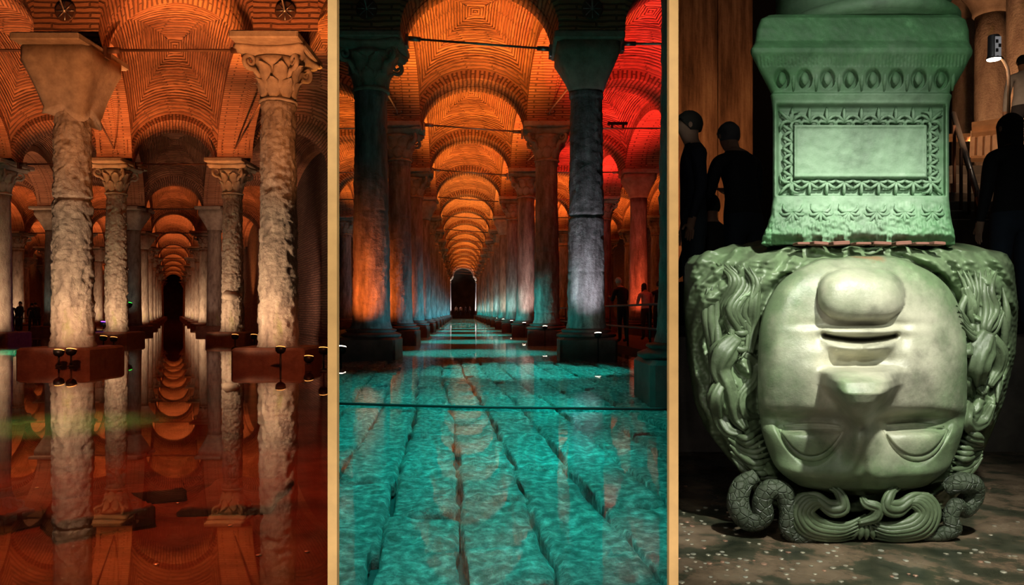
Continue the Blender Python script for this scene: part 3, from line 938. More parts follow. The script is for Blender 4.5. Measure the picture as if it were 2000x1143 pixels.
# warm pool: sunken slabs and a few coins
def sunk(px, py, w_, l_, rz, t, label):
    Y = (CZ - t) * F / (py - YH)
    x = (px - CX) / F * Y
    me = slab_mesh('sunken_slab', l_, w_, t, px, M['slab1'])
    o = link('sunken_slab', me, None, (x, Y, 0)); o.rotation_euler.z = rz
    tag(o, label, 'stone slab', 'slabs under the dark water', 'thing')
sunk(190, 985, .66, .66, .72, .14, 'tilted square slab under dark water before nearest left column')
sunk(470, 960, .7, 1.1, .1, .06, 'long flat slab sunk before nearest right column')
sunk(300, 950, .5, .35, .4, .10, 'small orange slab sunk at centre of dark pool')
sunk(30, 985, .6, .5, -.5, .12, 'broken slab sunk at left edge of dark pool')
M['bounce_shelf'] = stone('added pale bounce stone', [(.35, (.22, .25, .22)), (.6, (.50, .54, .50))], 1.2, .4, 6, .9)  # pale stone added to bounce green light up through the water
for i, (px, py, w_, l_) in enumerate(((45, 684, 3.6, 7.5),)):
    Y = (CZ - .3) * F / (py - YH)
    o = link('sunken_slab', slab_mesh('sunken_slab', l_, w_, .3, 40 + i, M['bounce_shelf']), None, ((px - CX) / F * Y, Y, 0))
    tag(o, ('wide pale slab added under water at left edge to catch green light', 'narrower pale slab added under water before left aisle to catch green light')[i], 'stone slab', 'slabs under the dark water', 'thing')
coin_v, coin_f = lathe_vf([(.010, 0), (.0115, .0008), (.0115, .0022), (.010, .003)], 14)
M['coin'] = plain('coin metal', (.75, .70, .55), .3, .75)
M['coin2'] = plain('copper coin metal', (.70, .42, .30), .35, .75)
M['coin3'] = plain('dull coin metal', (.42, .42, .34), .45, .5)
coin_me = [mesh('coin', coin_v, coin_f, m) for m in (M['coin'], M['coin2'], M['coin3'])]
def pool_coin(px, py):
    Y = CZ * F / (py - YH)
    o = link('coin', coin_me[0], None, ((px - CX) / F * Y, Y, .004)); o.scale = (1.6, 1.6, 1.6)
    tag(o, 'small pale coin lying on the bed of the dark pool', 'coin', 'coins in the dark pool')
for px, py in ((72, 954), (347, 984), (305, 1104), (450, 1028), (505, 1086), (600, 1079), (61, 1022)): pool_coin(px, py)

# ------------------------------------------------------------------ people
def person(loc, height, rz, label, shirt, trousers, hair, pose='stand', skin=(.45, .26, .18), long_hair=False, shoes=(.03, .03, .03)):
    """One continuous skinned body (clothes are face materials of it); hair is a child. The figure faces +y locally."""
    J, E, R = [], [], []
    def add(p, r, par=None):
        J.append(p); R.append(r)
        if par is not None: E.append((par, len(J) - 1))
        return len(J) - 1
    sit = pose == 'sit'
    dz = -.47 if sit else 0
    lean = .10 if pose in ('lean', 'phone') else 0
    pel = add((0, 0, .96 + dz), (.155, .115))
    sp = add((0, .01 + lean * .3, 1.12 + dz), (.145, .105), pel)
    ch = add((0, .01 + lean * .7, 1.32 + dz), (.165, .115), sp)
    ub = add((0, lean, 1.43 + dz), (.11, .085), ch)
    nk = add((0, .02 + lean * 1.3, 1.515 + dz), (.055, .058), ub)
    hd0 = add((0, .045 + lean * 1.7, 1.60 + dz), (.070, .085), nk)
    hd1 = add((0, .045 + lean * 1.8, 1.68 + dz), (.076, .095), hd0)
    add((0, .035 + lean * 1.8, 1.745 + dz), (.045, .055), hd1)
    for s in (-1, 1):
        sh = add((.19 * s, lean, 1.41 + dz), (.065, .065), ub)
        if pose in ('phone', 'lean'):
            el = add((.24 * s, .06 + lean, 1.13 + dz), (.052, .052), sh)
            wr = add((.13 * s, .30 + lean, 1.22 + dz), (.034, .034), el)
            hv = Vector((-.25 * s, .85, .35)).normalized()
        elif sit:
            el = add((.23 * s, .12, 1.14 + dz), (.05, .05), sh)
            wr = add((.14 * s, .33, 1.05 + dz), (.033, .033), el)
            hv = Vector((-.1 * s, 1, -.3)).normalized()
        else:
            el = add((.245 * s, -.02, 1.14 + dz), (.052, .052), sh)
            wr = add((.25 * s, .05, .90 + dz), (.034, .034), el)
            hv = Vector((0, .15, -1)).normalized()
        W = Vector(J[wr])
        pm = add(tuple(W + hv * .07), (.034, .02), wr)
        side = Vector((0, 1, 0)) if abs(hv.z) > .8 else Vector((s * 1.0, 0, 0))
        for q, ln in ((-.026, .062), (-.009, .078), (.009, .072), (.026, .055)):
            b = add(tuple(W + hv * .10 + side * q), (.0095, .0095), pm)
            m_ = add(tuple(W + hv * (.10 + ln * .55) + side * q), (.009, .009), b)
            add(tuple(W + hv * (.10 + ln) + side * q + Vector((-.012 * s, 0, -.004))), (.0075, .0075), m_)
        t = add(tuple(W + hv * .055 + side * .045), (.011, .011), pm)
        add(tuple(W + hv * .095 + side * .060), (.009, .009), t)
        hp = add((.095 * s, 0, .88 + dz), (.10, .105), pel)
        if sit:
            kn = add((.13 * s, .42, .92 + dz), (.07, .07), hp)
            an = add((.12 * s, .46, .52 + dz), (.045, .045), kn)
            add((.13 * s, .60, .50 + dz), (.04, .03), an)
        else:
            kn = add((.105 * s, .02, .50), (.068, .07), hp)
            an = add((.11 * s, -.01, .10), (.045, .05), kn)
            hl = add((.115 * s, .02, .045), (.045, .042), an)
            add((.125 * s, .16, .035), (.042, .03), hl)
    sc = height / 1.76
    me = bpy.data.meshes.new('body_cage'); me.from_pydata(J, E, [])
    o = bpy.data.objects.new('body_cage', me); COL.objects.link(o)
    md = o.modifiers.new('skin', 'SKIN'); md.use_smooth_shade = True
    for i, r in enumerate(R): me.skin_vertices[0].data[i].radius = r
    me.skin_vertices[0].data[0].use_root = True
    o.modifiers.new('sub', 'SUBSURF').levels = 2
    dg = bpy.context.evaluated_depsgraph_get()
    bme = bpy.data.meshes.new_from_object(o.evaluated_get(dg))
    bpy.data.objects.remove(o); bpy.data.meshes.remove(me)
    bme.name = 'body'
    key = lambda c, n: shared(('cloth', n, c), lambda: plain(n, c, .85))
    for m_ in (key(shirt, 'shirt cloth'), key(trousers, 'trouser cloth'), key(skin, 'skin'), key(shoes, 'shoe leather')): bme.materials.append(m_)
    Jw = [Vector(p) for p in J]
    for pl in bme.polygons:
        c = pl.center
        mi = 0
        if c.z < .10 + (dz + .42 if sit else 0): mi = 3
        elif (c.z < .97 + dz and abs(c.x) < .215 and not (sit and c.y > .1 and c.z > 1.0 + dz)): mi = 1
        if c.z > 1.505 + dz: mi = 2
        if pose in ('phone', 'lean'):
            if c.y > .31 + lean and c.z > 1.1: mi = 2
        elif sit:
            if c.y > .34 and c.z > .99 + dz: mi = 2
        elif abs(c.x) > .19 and c.z < .90 and c.z > .6: mi = 2
        pl.material_index = mi
    # face relief: nose, brow and eye sockets pushed into the front of the head
    hz, hy = 1.655 + dz, .045 + lean * 1.8
    for v in bme.vertices:
        p = v.co
        if p.z > 1.55 + dz and p.y > hy + .05:
            v.co.y += .030 * math.exp(-((p.x / .016) ** 2 + ((p.z - hz + .005) / .026) ** 2))
            v.co.y -= .012 * sum(math.exp(-(((p.x - e) / .018) ** 2 + ((p.z - hz - .02) / .014) ** 2)) for e in (-.032, .032))
            v.co.y += .008 * math.exp(-((p.x / .026) ** 2 + ((p.z - hz + .048) / .010) ** 2))
    bme.shade_smooth()
    root = empty('person', loc, label, 'person', None, None, rz)
    root.scale = (sc, sc, sc)
    link('body', bme, root)
    # hair cap
    V, Fc = [], []
    nu, nv = 12, 20
    for i in range(nu + 1):
        th = PI * .5 * i / nu * 1.35
        for j in range(nv):
            a = 2 * PI * j / nv
            fr = max(0, math.sin(a))
            t2 = min(th, PI * .5 * (1.35 - .75 * fr)) if not long_hair else min(th, PI * .5 * (1.35 - .7 * fr))
            rr = 1 + .05 * noise.noise(Vector((math.cos(a) * 3, math.sin(a) * 3, th * 3)))
            x = math.sin(t2) * math.cos(a) * .088 * rr; y = math.sin(t2) * math.sin(a) * .108 * rr; z = math.cos(t2) * .110 * rr
            if long_hair and fr < .4 and i > nu * .6: z -= (i / nu - .6) * .42; x *= .95
            V.append((x, hy + y - .006, 1.665 + dz + z))
    for i in range(nu):
        for j in range(nv): Fc.append((i * nv + j, i * nv + (j + 1) % nv, (i + 1) * nv + (j + 1) % nv, (i + 1) * nv + j))
    hm = mesh('hair', V, Fc, key(hair, 'hair'))
    link('hair', hm, root)
    for s in (-1, 1):
        v, f = lathe_vf([(.004, -.022), (.014, -.012), (.018, .006), (.010, .022)], 8)
        v = [(p[0] * .45 + s * .083, p[1] + hy - .005, p[2] + 1.645 + dz) for p in v]
        link('ear', mesh('ear', v, f, key(skin, 'skin')), root)
    return root

# walkway with railing in the teal hall's right aisle, people on it
CLIP = C2
l0, l1 = 335 * H2.unit, 520 * H2.unit
WZ = H2.water + .10
v = [H2.P(l, y, z) for z in (.42, WZ) for y in (13.5, 70) for l in (l0, l1)]
o = part('walkway_floor', v, [(0, 1, 3, 2), (4, 6, 7, 5), (0, 4, 5, 1), (2, 3, 7, 6), (0, 2, 6, 4), (1, 5, 7, 3)], M['divider'], smooth=False)
tag(o, 'dark raised walkway behind right columns of teal hall', kind='structure')
rt = empty('walkway_railing', H2.P(l0 + .05, 13.6, WZ), 'dark metal railing along walkway behind right columns', 'railing')
for z in (.45, .95):
    a = Vector(H2.P(l0 + .05, 13.6, WZ + z)) - rt.location; b = Vector(H2.P(l0 + .05, 60, WZ + z)) - rt.location
    v, f = tube_vf([a, b], .025, 8); part('rail', v, f, M['black'], rt)
for i in range(22):
    a = Vector(H2.P(l0 + .05, 13.6 + i * 2.1, WZ)) - rt.location
    v, f = tube_vf([a, a + Vector((0, 0, .95))], .022, 6); part('post', v, f, M['black'], rt)
CLIP = []
def stand(px, Y, z, *a, **k):
    return person((((px - CX) / F) * Y, Y, z), *a, **k)
stand(1217, 20.5, WZ, 1.72, .5, 'person in dark coat and pale cap on walkway in teal hall', (.02, .02, .025), (.02, .02, .03), (.55, .55, .55), 'phone')
stand(1263, 22.0, WZ, 1.62, .2, 'person in pale pink top on walkway beside red column', (.62, .40, .36), (.03, .03, .04), (.02, .015, .01), 'phone', long_hair=True)
stand(1287, 22.6, WZ, 1.70, -.2, 'person in black at right edge of walkway in teal hall', (.015, .015, .02), (.02, .02, .03), (.02, .015, .01), 'stand')
v, f = box_vf(-3.2, 3.2, -1, 1.5, .42, .98); c = H2.P(35 * H2.unit, H2.Y(15) + 1, 0)
tag(part('raised_floor', v, f, M['divider'], None, smooth=False, loc=c), 'low dark platform closing the far end of teal nave', kind='structure')
for i, (px, sh) in enumerate(((891, (.5, .5, .48)), (900, (.6, .6, .6)), (909, (.1, .1, .12)), (918, (.3, .2, .2)))):
    stand(px, H2.Y(15) + .6, .98, 1.7, .3 * i, f'tiny far person {["in grey, leftmost", "in white, second from left", "in black, third from left", "in brown, rightmost"][i]} at end of teal nave', sh, (.05, .05, .07), (.02, .02, .02))
v, f = box_vf(-4.5, 4.5, -.9, .9, 0, H1.water + .08); c = at(40, 650, 46); c.z = 0
tag(part('raised_floor', v, f, M['divider'], None, smooth=False, loc=c), 'low dark walkway far left in warm hall', kind='structure')
for i, (px, pose) in enumerate(((22, 'stand'), (33, 'phone'), (41, 'stand'), (62, 'stand'), (74, 'lean'))):
    stand(px, 46 + (-.5, .4, -.4, .4, -.3)[i], H1.water + .08, 1.66 + .04 * (i % 3), [.3, -.5, 2.5, .1, 1.2][i], f'small dark silhouetted person, {["leftmost", "second from left", "third from left", "fourth from left", "rightmost"][i]} on far left walkway of warm hall', (.03, .03, .035), (.03, .03, .04), (.02, .02, .02), pose)
rt = empty('low_railing', at(55, 650, 45), 'thin railing before the silhouetted people of warm hall', 'railing')
rt.location.z = H1.water + .08
for z in (.35, .75):
    v, f = tube_vf([(-2.6, 0, z), (.7, 0, z)], .03, 6); part('rail', v, f, M['black'], rt)
for i in range(6):
    v, f = tube_vf([(-2.6 + i * .66, 0, -.02), (-2.6 + i * .66, 0, .75)], .03, 6); part('post', v, f, M['black'], rt)

# ================================================================== carved head room
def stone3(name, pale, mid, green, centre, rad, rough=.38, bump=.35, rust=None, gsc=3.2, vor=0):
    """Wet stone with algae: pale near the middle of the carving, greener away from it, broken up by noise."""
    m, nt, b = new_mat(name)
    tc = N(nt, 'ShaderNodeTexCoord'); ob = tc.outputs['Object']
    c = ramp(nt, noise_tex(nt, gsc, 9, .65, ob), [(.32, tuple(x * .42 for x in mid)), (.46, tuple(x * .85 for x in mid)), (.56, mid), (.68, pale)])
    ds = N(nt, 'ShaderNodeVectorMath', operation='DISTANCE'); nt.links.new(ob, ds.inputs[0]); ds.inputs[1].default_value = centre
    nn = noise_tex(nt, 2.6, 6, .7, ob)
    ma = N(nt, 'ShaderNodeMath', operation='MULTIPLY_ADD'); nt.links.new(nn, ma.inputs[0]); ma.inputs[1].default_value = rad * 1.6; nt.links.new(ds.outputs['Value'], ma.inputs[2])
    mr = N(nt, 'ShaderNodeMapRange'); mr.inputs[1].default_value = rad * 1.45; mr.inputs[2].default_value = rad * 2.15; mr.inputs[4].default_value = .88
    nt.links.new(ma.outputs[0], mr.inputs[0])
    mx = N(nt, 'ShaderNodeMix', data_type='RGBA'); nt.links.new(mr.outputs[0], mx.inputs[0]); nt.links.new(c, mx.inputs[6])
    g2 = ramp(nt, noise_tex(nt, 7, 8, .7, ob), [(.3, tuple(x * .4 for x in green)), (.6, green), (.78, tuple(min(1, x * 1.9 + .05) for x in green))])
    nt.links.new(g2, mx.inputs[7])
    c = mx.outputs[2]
    if rust:
        d2 = N(nt, 'ShaderNodeVectorMath', operation='DISTANCE'); nt.links.new(ob, d2.inputs[0]); d2.inputs[1].default_value = rust
        m2 = N(nt, 'ShaderNodeMath', operation='MULTIPLY_ADD'); nt.links.new(noise_tex(nt, 14, 6, .7, ob), m2.inputs[0]); m2.inputs[1].default_value = .16; nt.links.new(d2.outputs['Value'], m2.inputs[2])
        r2 = N(nt, 'ShaderNodeMapRange'); r2.inputs[1].default_value = .11; r2.inputs[2].default_value = .17; r2.inputs[3].default_value = .75; r2.inputs[4].default_value = 0
        nt.links.new(m2.outputs[0], r2.inputs[0])
        m3 = N(nt, 'ShaderNodeMix', data_type='RGBA'); nt.links.new(r2.outputs[0], m3.inputs[0]); nt.links.new(c, m3.inputs[6]); m3.inputs[7].default_value = (.30, .13, .06, 1)
        c = m3.outputs[2]
    nt.links.new(c, b.inputs['Base Color']); b.inputs['Roughness'].default_value = rough
    bp = N(nt, 'ShaderNodeBump'); bp.inputs['Strength'].default_value = bump; bp.inputs['Distance'].default_value = .012
    hs = noise_tex(nt, 26, 9, .72, ob)
    if vor:
        vo = N(nt, 'ShaderNodeTexVoronoi', feature='DISTANCE_TO_EDGE'); vo.inputs['Scale'].default_value = vor; nt.links.new(ob, vo.inputs['Vector'])
        mn = N(nt, 'ShaderNodeMath', operation='MINIMUM'); nt.links.new(vo.outputs[0], mn.inputs[0]); mn.inputs[1].default_value = .12
        ms = N(nt, 'ShaderNodeMath', operation='MULTIPLY_ADD'); nt.links.new(mn.outputs[0], ms.inputs[0]); ms.inputs[1].default_value = 5.0; nt.links.new(hs, ms.inputs[2])
        hs = ms.outputs[0]
    nt.links.new(hs, bp.inputs['Height']); nt.links.new(bp.outputs[0], b.inputs['Normal'])
    return m

def p3(x, y, p=0.0):
    Y = D3 - p * U3
    return Vector((K3 * Y + (x - 1662) * U3, Y, CZ - (y - YH) * U3))
HB = p3(1684, 1042, -150); HB.z = FLOOR3
HBn = np.array(HB)
def l3(x, y, p=0.0): return p3(x, y, p) - HB
cface = tuple(l3(1684, 700, 60))
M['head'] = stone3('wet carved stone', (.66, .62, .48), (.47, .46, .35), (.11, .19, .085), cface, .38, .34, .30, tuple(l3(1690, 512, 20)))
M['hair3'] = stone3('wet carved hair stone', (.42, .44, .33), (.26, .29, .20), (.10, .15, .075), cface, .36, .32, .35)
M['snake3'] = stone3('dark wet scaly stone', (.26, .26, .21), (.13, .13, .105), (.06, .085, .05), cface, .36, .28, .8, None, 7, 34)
PB = p3(1683, 470, -180)
M['ped'] = stone3('mossy green marble', (.42, .52, .41), (.23, .36, .23), (.075, .22, .085), tuple(p3(1690, 300, -30) - PB), .42, .55, .40, None, 2.4)

def sst(a, b, t):
    t = np.clip((t - a) / (b - a), 0, 1); return t * t * (3 - 2 * t)
def ga(X, Y, cx, cy, rx, ry): return np.exp(-(((X - cx) / rx) ** 2 + ((Y - cy) / ry) ** 2))
def wav(X, Y, s, seed=0):
    r = np.random.RandomState(seed); out = 0
    for i in range(9):
        a = r.uniform(0, 2 * PI); q = r.uniform(.6, 1.7) / s
        out = out + np.sin((X * math.cos(a) + Y * math.sin(a)) * q * 2 * PI + r.uniform(0, 6.28))
    return out / 4.0

SY = [485, 600, 700, 800, 860, 900, 950, 985, 1012, 1030, 1040]
SL0 = [1330, 1327, 1333, 1347, 1368, 1396, 1432, 1456, 1495, 1532, 1560]
SR0 = [1986, 1997, 1992, 1970, 1950, 1934, 1912, 1893, 1868, 1842, 1822]
SL = [1662 + (q - 1662) * 1.10 for q in SL0]; SR = [1662 + (q - 1662) * 1.10 for q in SR0]      # the rim lies deeper than the face
def head_height(X, Y):
    xl = np.interp(Y, SY, SL); xr = np.interp(Y, SY, SR)
    e = np.minimum(np.minimum(X - xl, xr - X) * 1.0, (1044 - Y) * 1.6)
    e = np.clip(e, 0, None)
    p = -165 + 165 * (1 - np.exp(-e / 42.0)) - 25
    p = p + 7 * wav(X, Y, 70, 1) * np.clip(e / 60, 0, 1) + 2.2 * wav(X, Y, 16, 2)
    # wavy hair grooves around the face
    dx, dy = X - 1684, Y - 738
    rx = np.interp(Y, [505, 560, 640, 800, 900, 970], [196, 204, 207, 207, 198, 172])
    t = np.abs(dx / rx) ** 2.7 + np.abs(dy / 238.0) ** 3.4
    ph = np.arctan2(dy, dx); rr = np.hypot(dx / 1.05, dy)
    ring = sst(1.0, 1.15, t) * np.clip(e / 40, 0, 1)
    p = p + ring * (16 + 9 * np.sin(rr * .16 + 3.0 * np.sin(ph * 7) + 1.2 * wav(X, Y, 90, 5)) + 9 * np.sin(ph * 9 + rr * .02))
    p = p - 26 * np.exp(-((t - 1.06) / .07) ** 2) * (Y > 530)
    q = np.clip(1 - t, 0, 1)
    face = 96 * q ** .42
    f = face
    m = sst(0, .10, q)
    # chin block, lips, mouth
    c = np.clip(1 - (np.abs(X - 1681) / 80) ** 2.8 - (np.abs(Y - 577) / 50) ** 2.6, 0, 1)
    f = f + 44 * c ** .42
    f = f - 16 * ga(X, Y, 1681, 634, 80, 9) + 24 * ga(X, Y, 1681, 643, 70, 10)
    s = (X - 1679) / 74
    ym = 651 + 10 * (1 - s * s)
    win = sst(1.0, .86, np.abs(s))
    f = f - 40 * np.exp(-((Y - ym) / 4.6) ** 2) * win
    f = f + 24 * np.exp(-((Y - ym - 15) / 9) ** 2) * sst(1.0, .35, np.abs(s)) * (1 - .35 * np.exp(-((X - 1681) / 7) ** 2))
    f = f - 14 * ga(X, Y, 1681, 697, 60, 12)
    f = f - 10 * (ga(X, Y, 1602, 655, 14, 22) + ga(X, Y, 1757, 653, 14, 22))
    # nose
    nw = np.interp(Y, [708, 718, 740, 756, 775, 800, 830, 870, 905, 940], [56, 62, 60, 50, 38, 30, 27, 27, 38, 55])
    nh = np.interp(Y, [708, 713, 728, 746, 762, 790, 830, 880, 925, 950], [0, 78, 112, 124, 116, 84, 50, 26, 8, 0])
    f = f + nh * np.exp(-(np.abs(X - 1681) / nw) ** np.interp(Y, [740, 800], [5, 2.3]))
    # cheeks, eye sockets, eyeballs, brows
    f = f + 12 * (ga(X, Y, 1565, 725, 70, 60) + ga(X, Y, 1800, 725, 70, 60))
    for ex, sgn in ((1588, 1), (1783, -1)):
        f = f - 46 * ga(X, Y, ex + 8 * sgn, 812, 82, 16) - 12 * ga(X, Y, ex + 55 * sgn, 830, 26, 40)
        top = 828 + 1.5 * ((X - ex) / 58) ** 2
        bot = 879 - 50 * np.abs((X - ex) / 62) ** 2.1
        ins = sst(0, 6, Y - top) * sst(0, 7, bot - Y)
        f = f - 10 * sst(-16, -2, Y - top) * sst(16, 2, Y - bot) * (np.abs(X - ex) < 80) * sst(78, 60, np.abs(X - ex))
        f = f - 12 * np.exp(-((Y - top - 2) / 2.6) ** 2) * sst(62, 48, np.abs(X - ex))
        f = f + 15 * ins * np.sqrt(np.clip(1 - ((X - ex) / 70) ** 2 - ((Y - 846) / 46) ** 2, 0, 1))
        f = f + 16 * ga(X, Y, ex - 8 * sgn, 908, 95, 20)
    f = f - 10 * ga(X, Y, 1686, 905, 10, 34)
    f = f - 40 * sst(938, 962, Y) + 3 * wav(X, Y, 120, 3)
    p = np.where(t < 1, np.maximum(p * (1 - m) + m * f, p * (1 - m) + m * f), p)
    return p

def build_head():
    nr, nc = 250, 270
    ys = np.linspace(485, 1040, nr)
    V = []
    xl = np.interp(ys, SY, SL); xr = np.interp(ys, SY, SR)
    u = np.linspace(0, 1, nc)
    Yg = np.repeat(ys[:, None], nc, 1)
    Xg = xl[:, None] + (xr - xl)[:, None] * u[None, :]
    Pg = head_height(Xg, Yg)
    # front top edge is uneven and rounded over
    Yg = Yg + (sst(530, 485, Yg)) * (6 * wav(Xg, Xg * 0, 90, 4) - 10 * np.exp(-((Xg - 1684) / 190) ** 4) + 4)
    Pg = Pg - 40 * sst(512, 485, Yg)
    for i in range(nr):
        for j in range(nc): V.append(l3(Xg[i, j], Yg[i, j], Pg[i, j]))
    f = grid_faces(nr, nc)
    # sloping rough top going back, then back rim
    prev = list(range(nc))
    nb = 14
    for b in range(1, nb + 1):
        t = b / nb
        row = []
        for j in range(nc):
            x0 = Xg[0, j]; x = 1684 + (x0 - 1684) * (1 - .16 * t)
            y = Yg[0, j] - (Yg[0, j] - 436) * t ** .9 + 2.5 * math.sin(x * .06 + t * 7) + 1.5 * math.sin(x * .17 + t * 12)
            if x < 1400: y += (1400 - x) * .25 * t
            row.append(len(V)); V.append(l3(x, y, Pg[0, j] - 330 * t))
        for j in range(nc - 1): f.append((prev[j], row[j], row[j + 1], prev[j + 1]))
        prev = row
    # sides and back: drop the outline straight back
    def wall(front, back_p, shrink):
        out = []
        for i in front:
            v = V[i] + HB
            Yd = D3 - back_p * U3
            x = K3 * Yd + (v.x - K3 * v.y) * shrink
            out.append(len(V)); V.append(Vector((x, Yd, v.z)) - HB)
        for a, b, c, d in zip(front, front[1:], out[1:], out): f.append((a, b, c, d))
        return out
    left = [i * nc for i in range(nr)]; right = [i * nc + nc - 1 for i in range(nr)]
    bottom = [(nr - 1) * nc + j for j in range(nc)]
    lo = wall(left, -520, .86); ro = wall(right, -520, .86); bo = wall(bottom, -520, .86)
    return V, f

head = empty('carved_stone_head', HB, 'green stained carved stone head lying upside down on wet floor', 'stone sculpture')
V, f = build_head()
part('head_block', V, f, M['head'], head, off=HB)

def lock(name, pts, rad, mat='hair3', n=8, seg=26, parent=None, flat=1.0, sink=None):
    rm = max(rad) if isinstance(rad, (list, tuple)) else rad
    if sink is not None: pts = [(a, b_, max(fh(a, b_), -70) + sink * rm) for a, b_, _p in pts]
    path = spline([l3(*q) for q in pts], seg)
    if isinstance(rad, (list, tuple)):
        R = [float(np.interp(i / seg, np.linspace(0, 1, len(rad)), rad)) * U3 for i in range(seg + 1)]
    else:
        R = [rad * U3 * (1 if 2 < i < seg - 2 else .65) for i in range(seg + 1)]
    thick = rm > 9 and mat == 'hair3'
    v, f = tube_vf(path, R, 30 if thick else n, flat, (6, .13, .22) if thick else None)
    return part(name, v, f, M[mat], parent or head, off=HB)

def fh(x, y): return float(head_height(np.array([[float(x)]]), np.array([[float(y)]]))[0, 0])
def strands(c0, c1, n, rad, mat='hair3', bulge=8, seg=22, sink=None):
    for i in range(n):
        t = i / (n - 1) if n > 1 else .5
        pts = [tuple(a[k] * (1 - t) + b[k] * t + (bulge * math.sin(PI * t) if k == 2 else 0) for k in range(3)) for a, b in zip(c0, c1)]
        lock('hair_strand', pts, [rad * .12, rad * .9, rad, rad * .9, rad * .25], mat, 7, seg, sink=None if sink is None else sink + (.5 if i % 2 else 0))

# eyelid rims and the straight lower lids
for ex in (1588, 1783):
    pts = []
    for i in range(9):
        s = -1 + i / 4
        y = 880 - 49 * abs(s) ** 2.1
        pts.append((ex + 60 * s, y, fh(ex + 60 * s, y) + 1))
    lock('eyelid', pts, [3, 7.5, 8.5, 7.5, 3], 'head', 8, 30)
    pts = [(ex + 54 * s, 823 + 1.5 * s * s, fh(ex + 54 * s, 821) + 1) for s in (-1, -.5, 0, .5, 1)]
    lock('eyelid', pts, [2, 4, 4.5, 4, 2], 'head', 8, 20)
# lower side hair swept outwards
strands([(1484, 838, 30), (1458, 856, 36), (1432, 852, 24), (1418, 838, 4)], [(1526, 944, 40), (1490, 944, 46), (1452, 926, 30), (1424, 900, 6)], 10, 7.5, sink=1.6)
strands([(1884, 842, 30), (1902, 850, 34), (1918, 858, 20), (1930, 876, 2)], [(1846, 944, 40), (1878, 944, 42), (1906, 930, 28), (1928, 904, 2)], 10, 7.5, sink=1.6)
# upper side hair, wavy bundles
strands([(1392, 512, -30), (1428, 548, 0), (1402, 598, 0), (1420, 650, 6), (1400, 690, -6)], [(1462, 520, -18), (1480, 560, 6), (1452, 610, 10), (1470, 655, 12), (1448, 700, 6)], 8, 7.5, sink=.2)
strands([(1872, 528, -22), (1890, 568, 6), (1876, 610, 12), (1898, 640, 14), (1886, 668, 8)], [(1954, 524, -46), (1938, 566, -10), (1948, 606, -8), (1930, 640, 6), (1940, 668, -10)], 8, 7.5, sink=.2)
strands([(1862, 596, 10), (1894, 628, 18), (1930, 612, 6), (1954, 576, -26)], [(1872, 636, 14), (1902, 662, 22), (1944, 650, 4), (1968, 606, -34)], 5, 6.5, sink=.7)
# snake heads hanging at the temples
lock('snake', [(1432, 664, 10), (1412, 690, 18), (1404, 722, 16), (1418, 752, 18), (1428, 790, 20), (1440, 822, 18), (1456, 838, 12)], [17, 26, 20, 17, 19, 15, 7], 'hair3', 12, 34, sink=.30)
lock('snake', [(1452, 690, 14), (1470, 712, 14), (1466, 748, 12), (1446, 776, 12), (1452, 812, 12), (1478, 822, 16)], [9, 12, 12, 10, 9, 4], 'hair3', 10, 28, sink=.30)
lock('snake', [(1410, 742, 2), (1396, 775, -4), (1398, 815, -6), (1418, 846, -4), (1446, 850, 4)], [10, 15, 16, 13, 7], 'hair3', 10, 26, sink=.30)
lock('snake', [(1926, 652, 6), (1912, 684, 20), (1906, 716, 22), (1916, 752, 20), (1926, 772, 12)], [18, 28, 24, 13, 5], 'hair3', 12, 30, sink=.30)
lock('snake', [(1934, 664, 2), (1956, 690, -10), (1954, 728, -6), (1938, 756, 2)], [16, 15, 12, 6], 'hair3', 10, 22, sink=.30)
lock('snake', [(1900, 700, 10), (1888, 744, 12), (1898, 784, 14), (1884, 816, 14), (1898, 836, 8), (1926, 826, 2), (1944, 792, -10)], [9, 12, 15, 14, 14, 13, 6], 'hair3', 10, 36, sink=.30)
strands([(1418, 640, 0), (1446, 652, 0), (1472, 640, 0)], [(1424, 672, 0), (1450, 684, 0), (1478, 668, 0)], 4, 7, sink=1.4, seg=14)
strands([(1378, 560, 0), (1372, 620, 0), (1384, 690, 0), (1380, 760, 0)], [(1398, 556, 0), (1394, 620, 0), (1400, 680, 0), (1396, 740, 0)], 3, 9, sink=.5)
strands([(1964, 560, 0), (1972, 620, 0), (1966, 700, 0), (1960, 770, 0)], [(1950, 680, 0), (1962, 700, 0), (1956, 760, 0), (1940, 830, 0)], 4, 8, sink=.5)
lock('hair_roll', [(1478, 540, 0), (1470, 590, 0), (1466, 640, 0), (1462, 690, 0)], [8, 13, 13, 8], 'hair3', 9, 24, sink=.5)
lock('hair_roll', [(1886, 560, 0), (1898, 600, 0), (1894, 650, 0), (1884, 690, 0)], [8, 14, 13, 8], 'hair3', 9, 24, sink=.5)
# coiled scaly snakes at both lower corners
lock('coiled_snake', [(1478, 926, 14), (1452, 944, 16), (1444, 980, 20), (1464, 1008, 26), (1492, 1000, 34), (1494, 968, 40), (1508, 946, 46), (1534, 950, 50), (1544, 984, 54), (1542, 1018, 54), (1562, 1034, 54), (1594, 1034, 54)], [13, 19, 22, 22, 21, 19, 19, 19, 17, 15, 14, 9], 'snake3', 12, 70)
lock('coiled_snake', [(1842, 950, 30), (1866, 936, 36), (1894, 942, 26), (1898, 968, 22), (1880, 990, 30), (1862, 976, 42), (1850, 1000, 46), (1856, 1020, 46), (1832, 1030, 50), (1800, 1034, 52)], [14, 20, 21, 17, 14, 14, 15, 15, 13, 7], 'snake3', 12, 60)
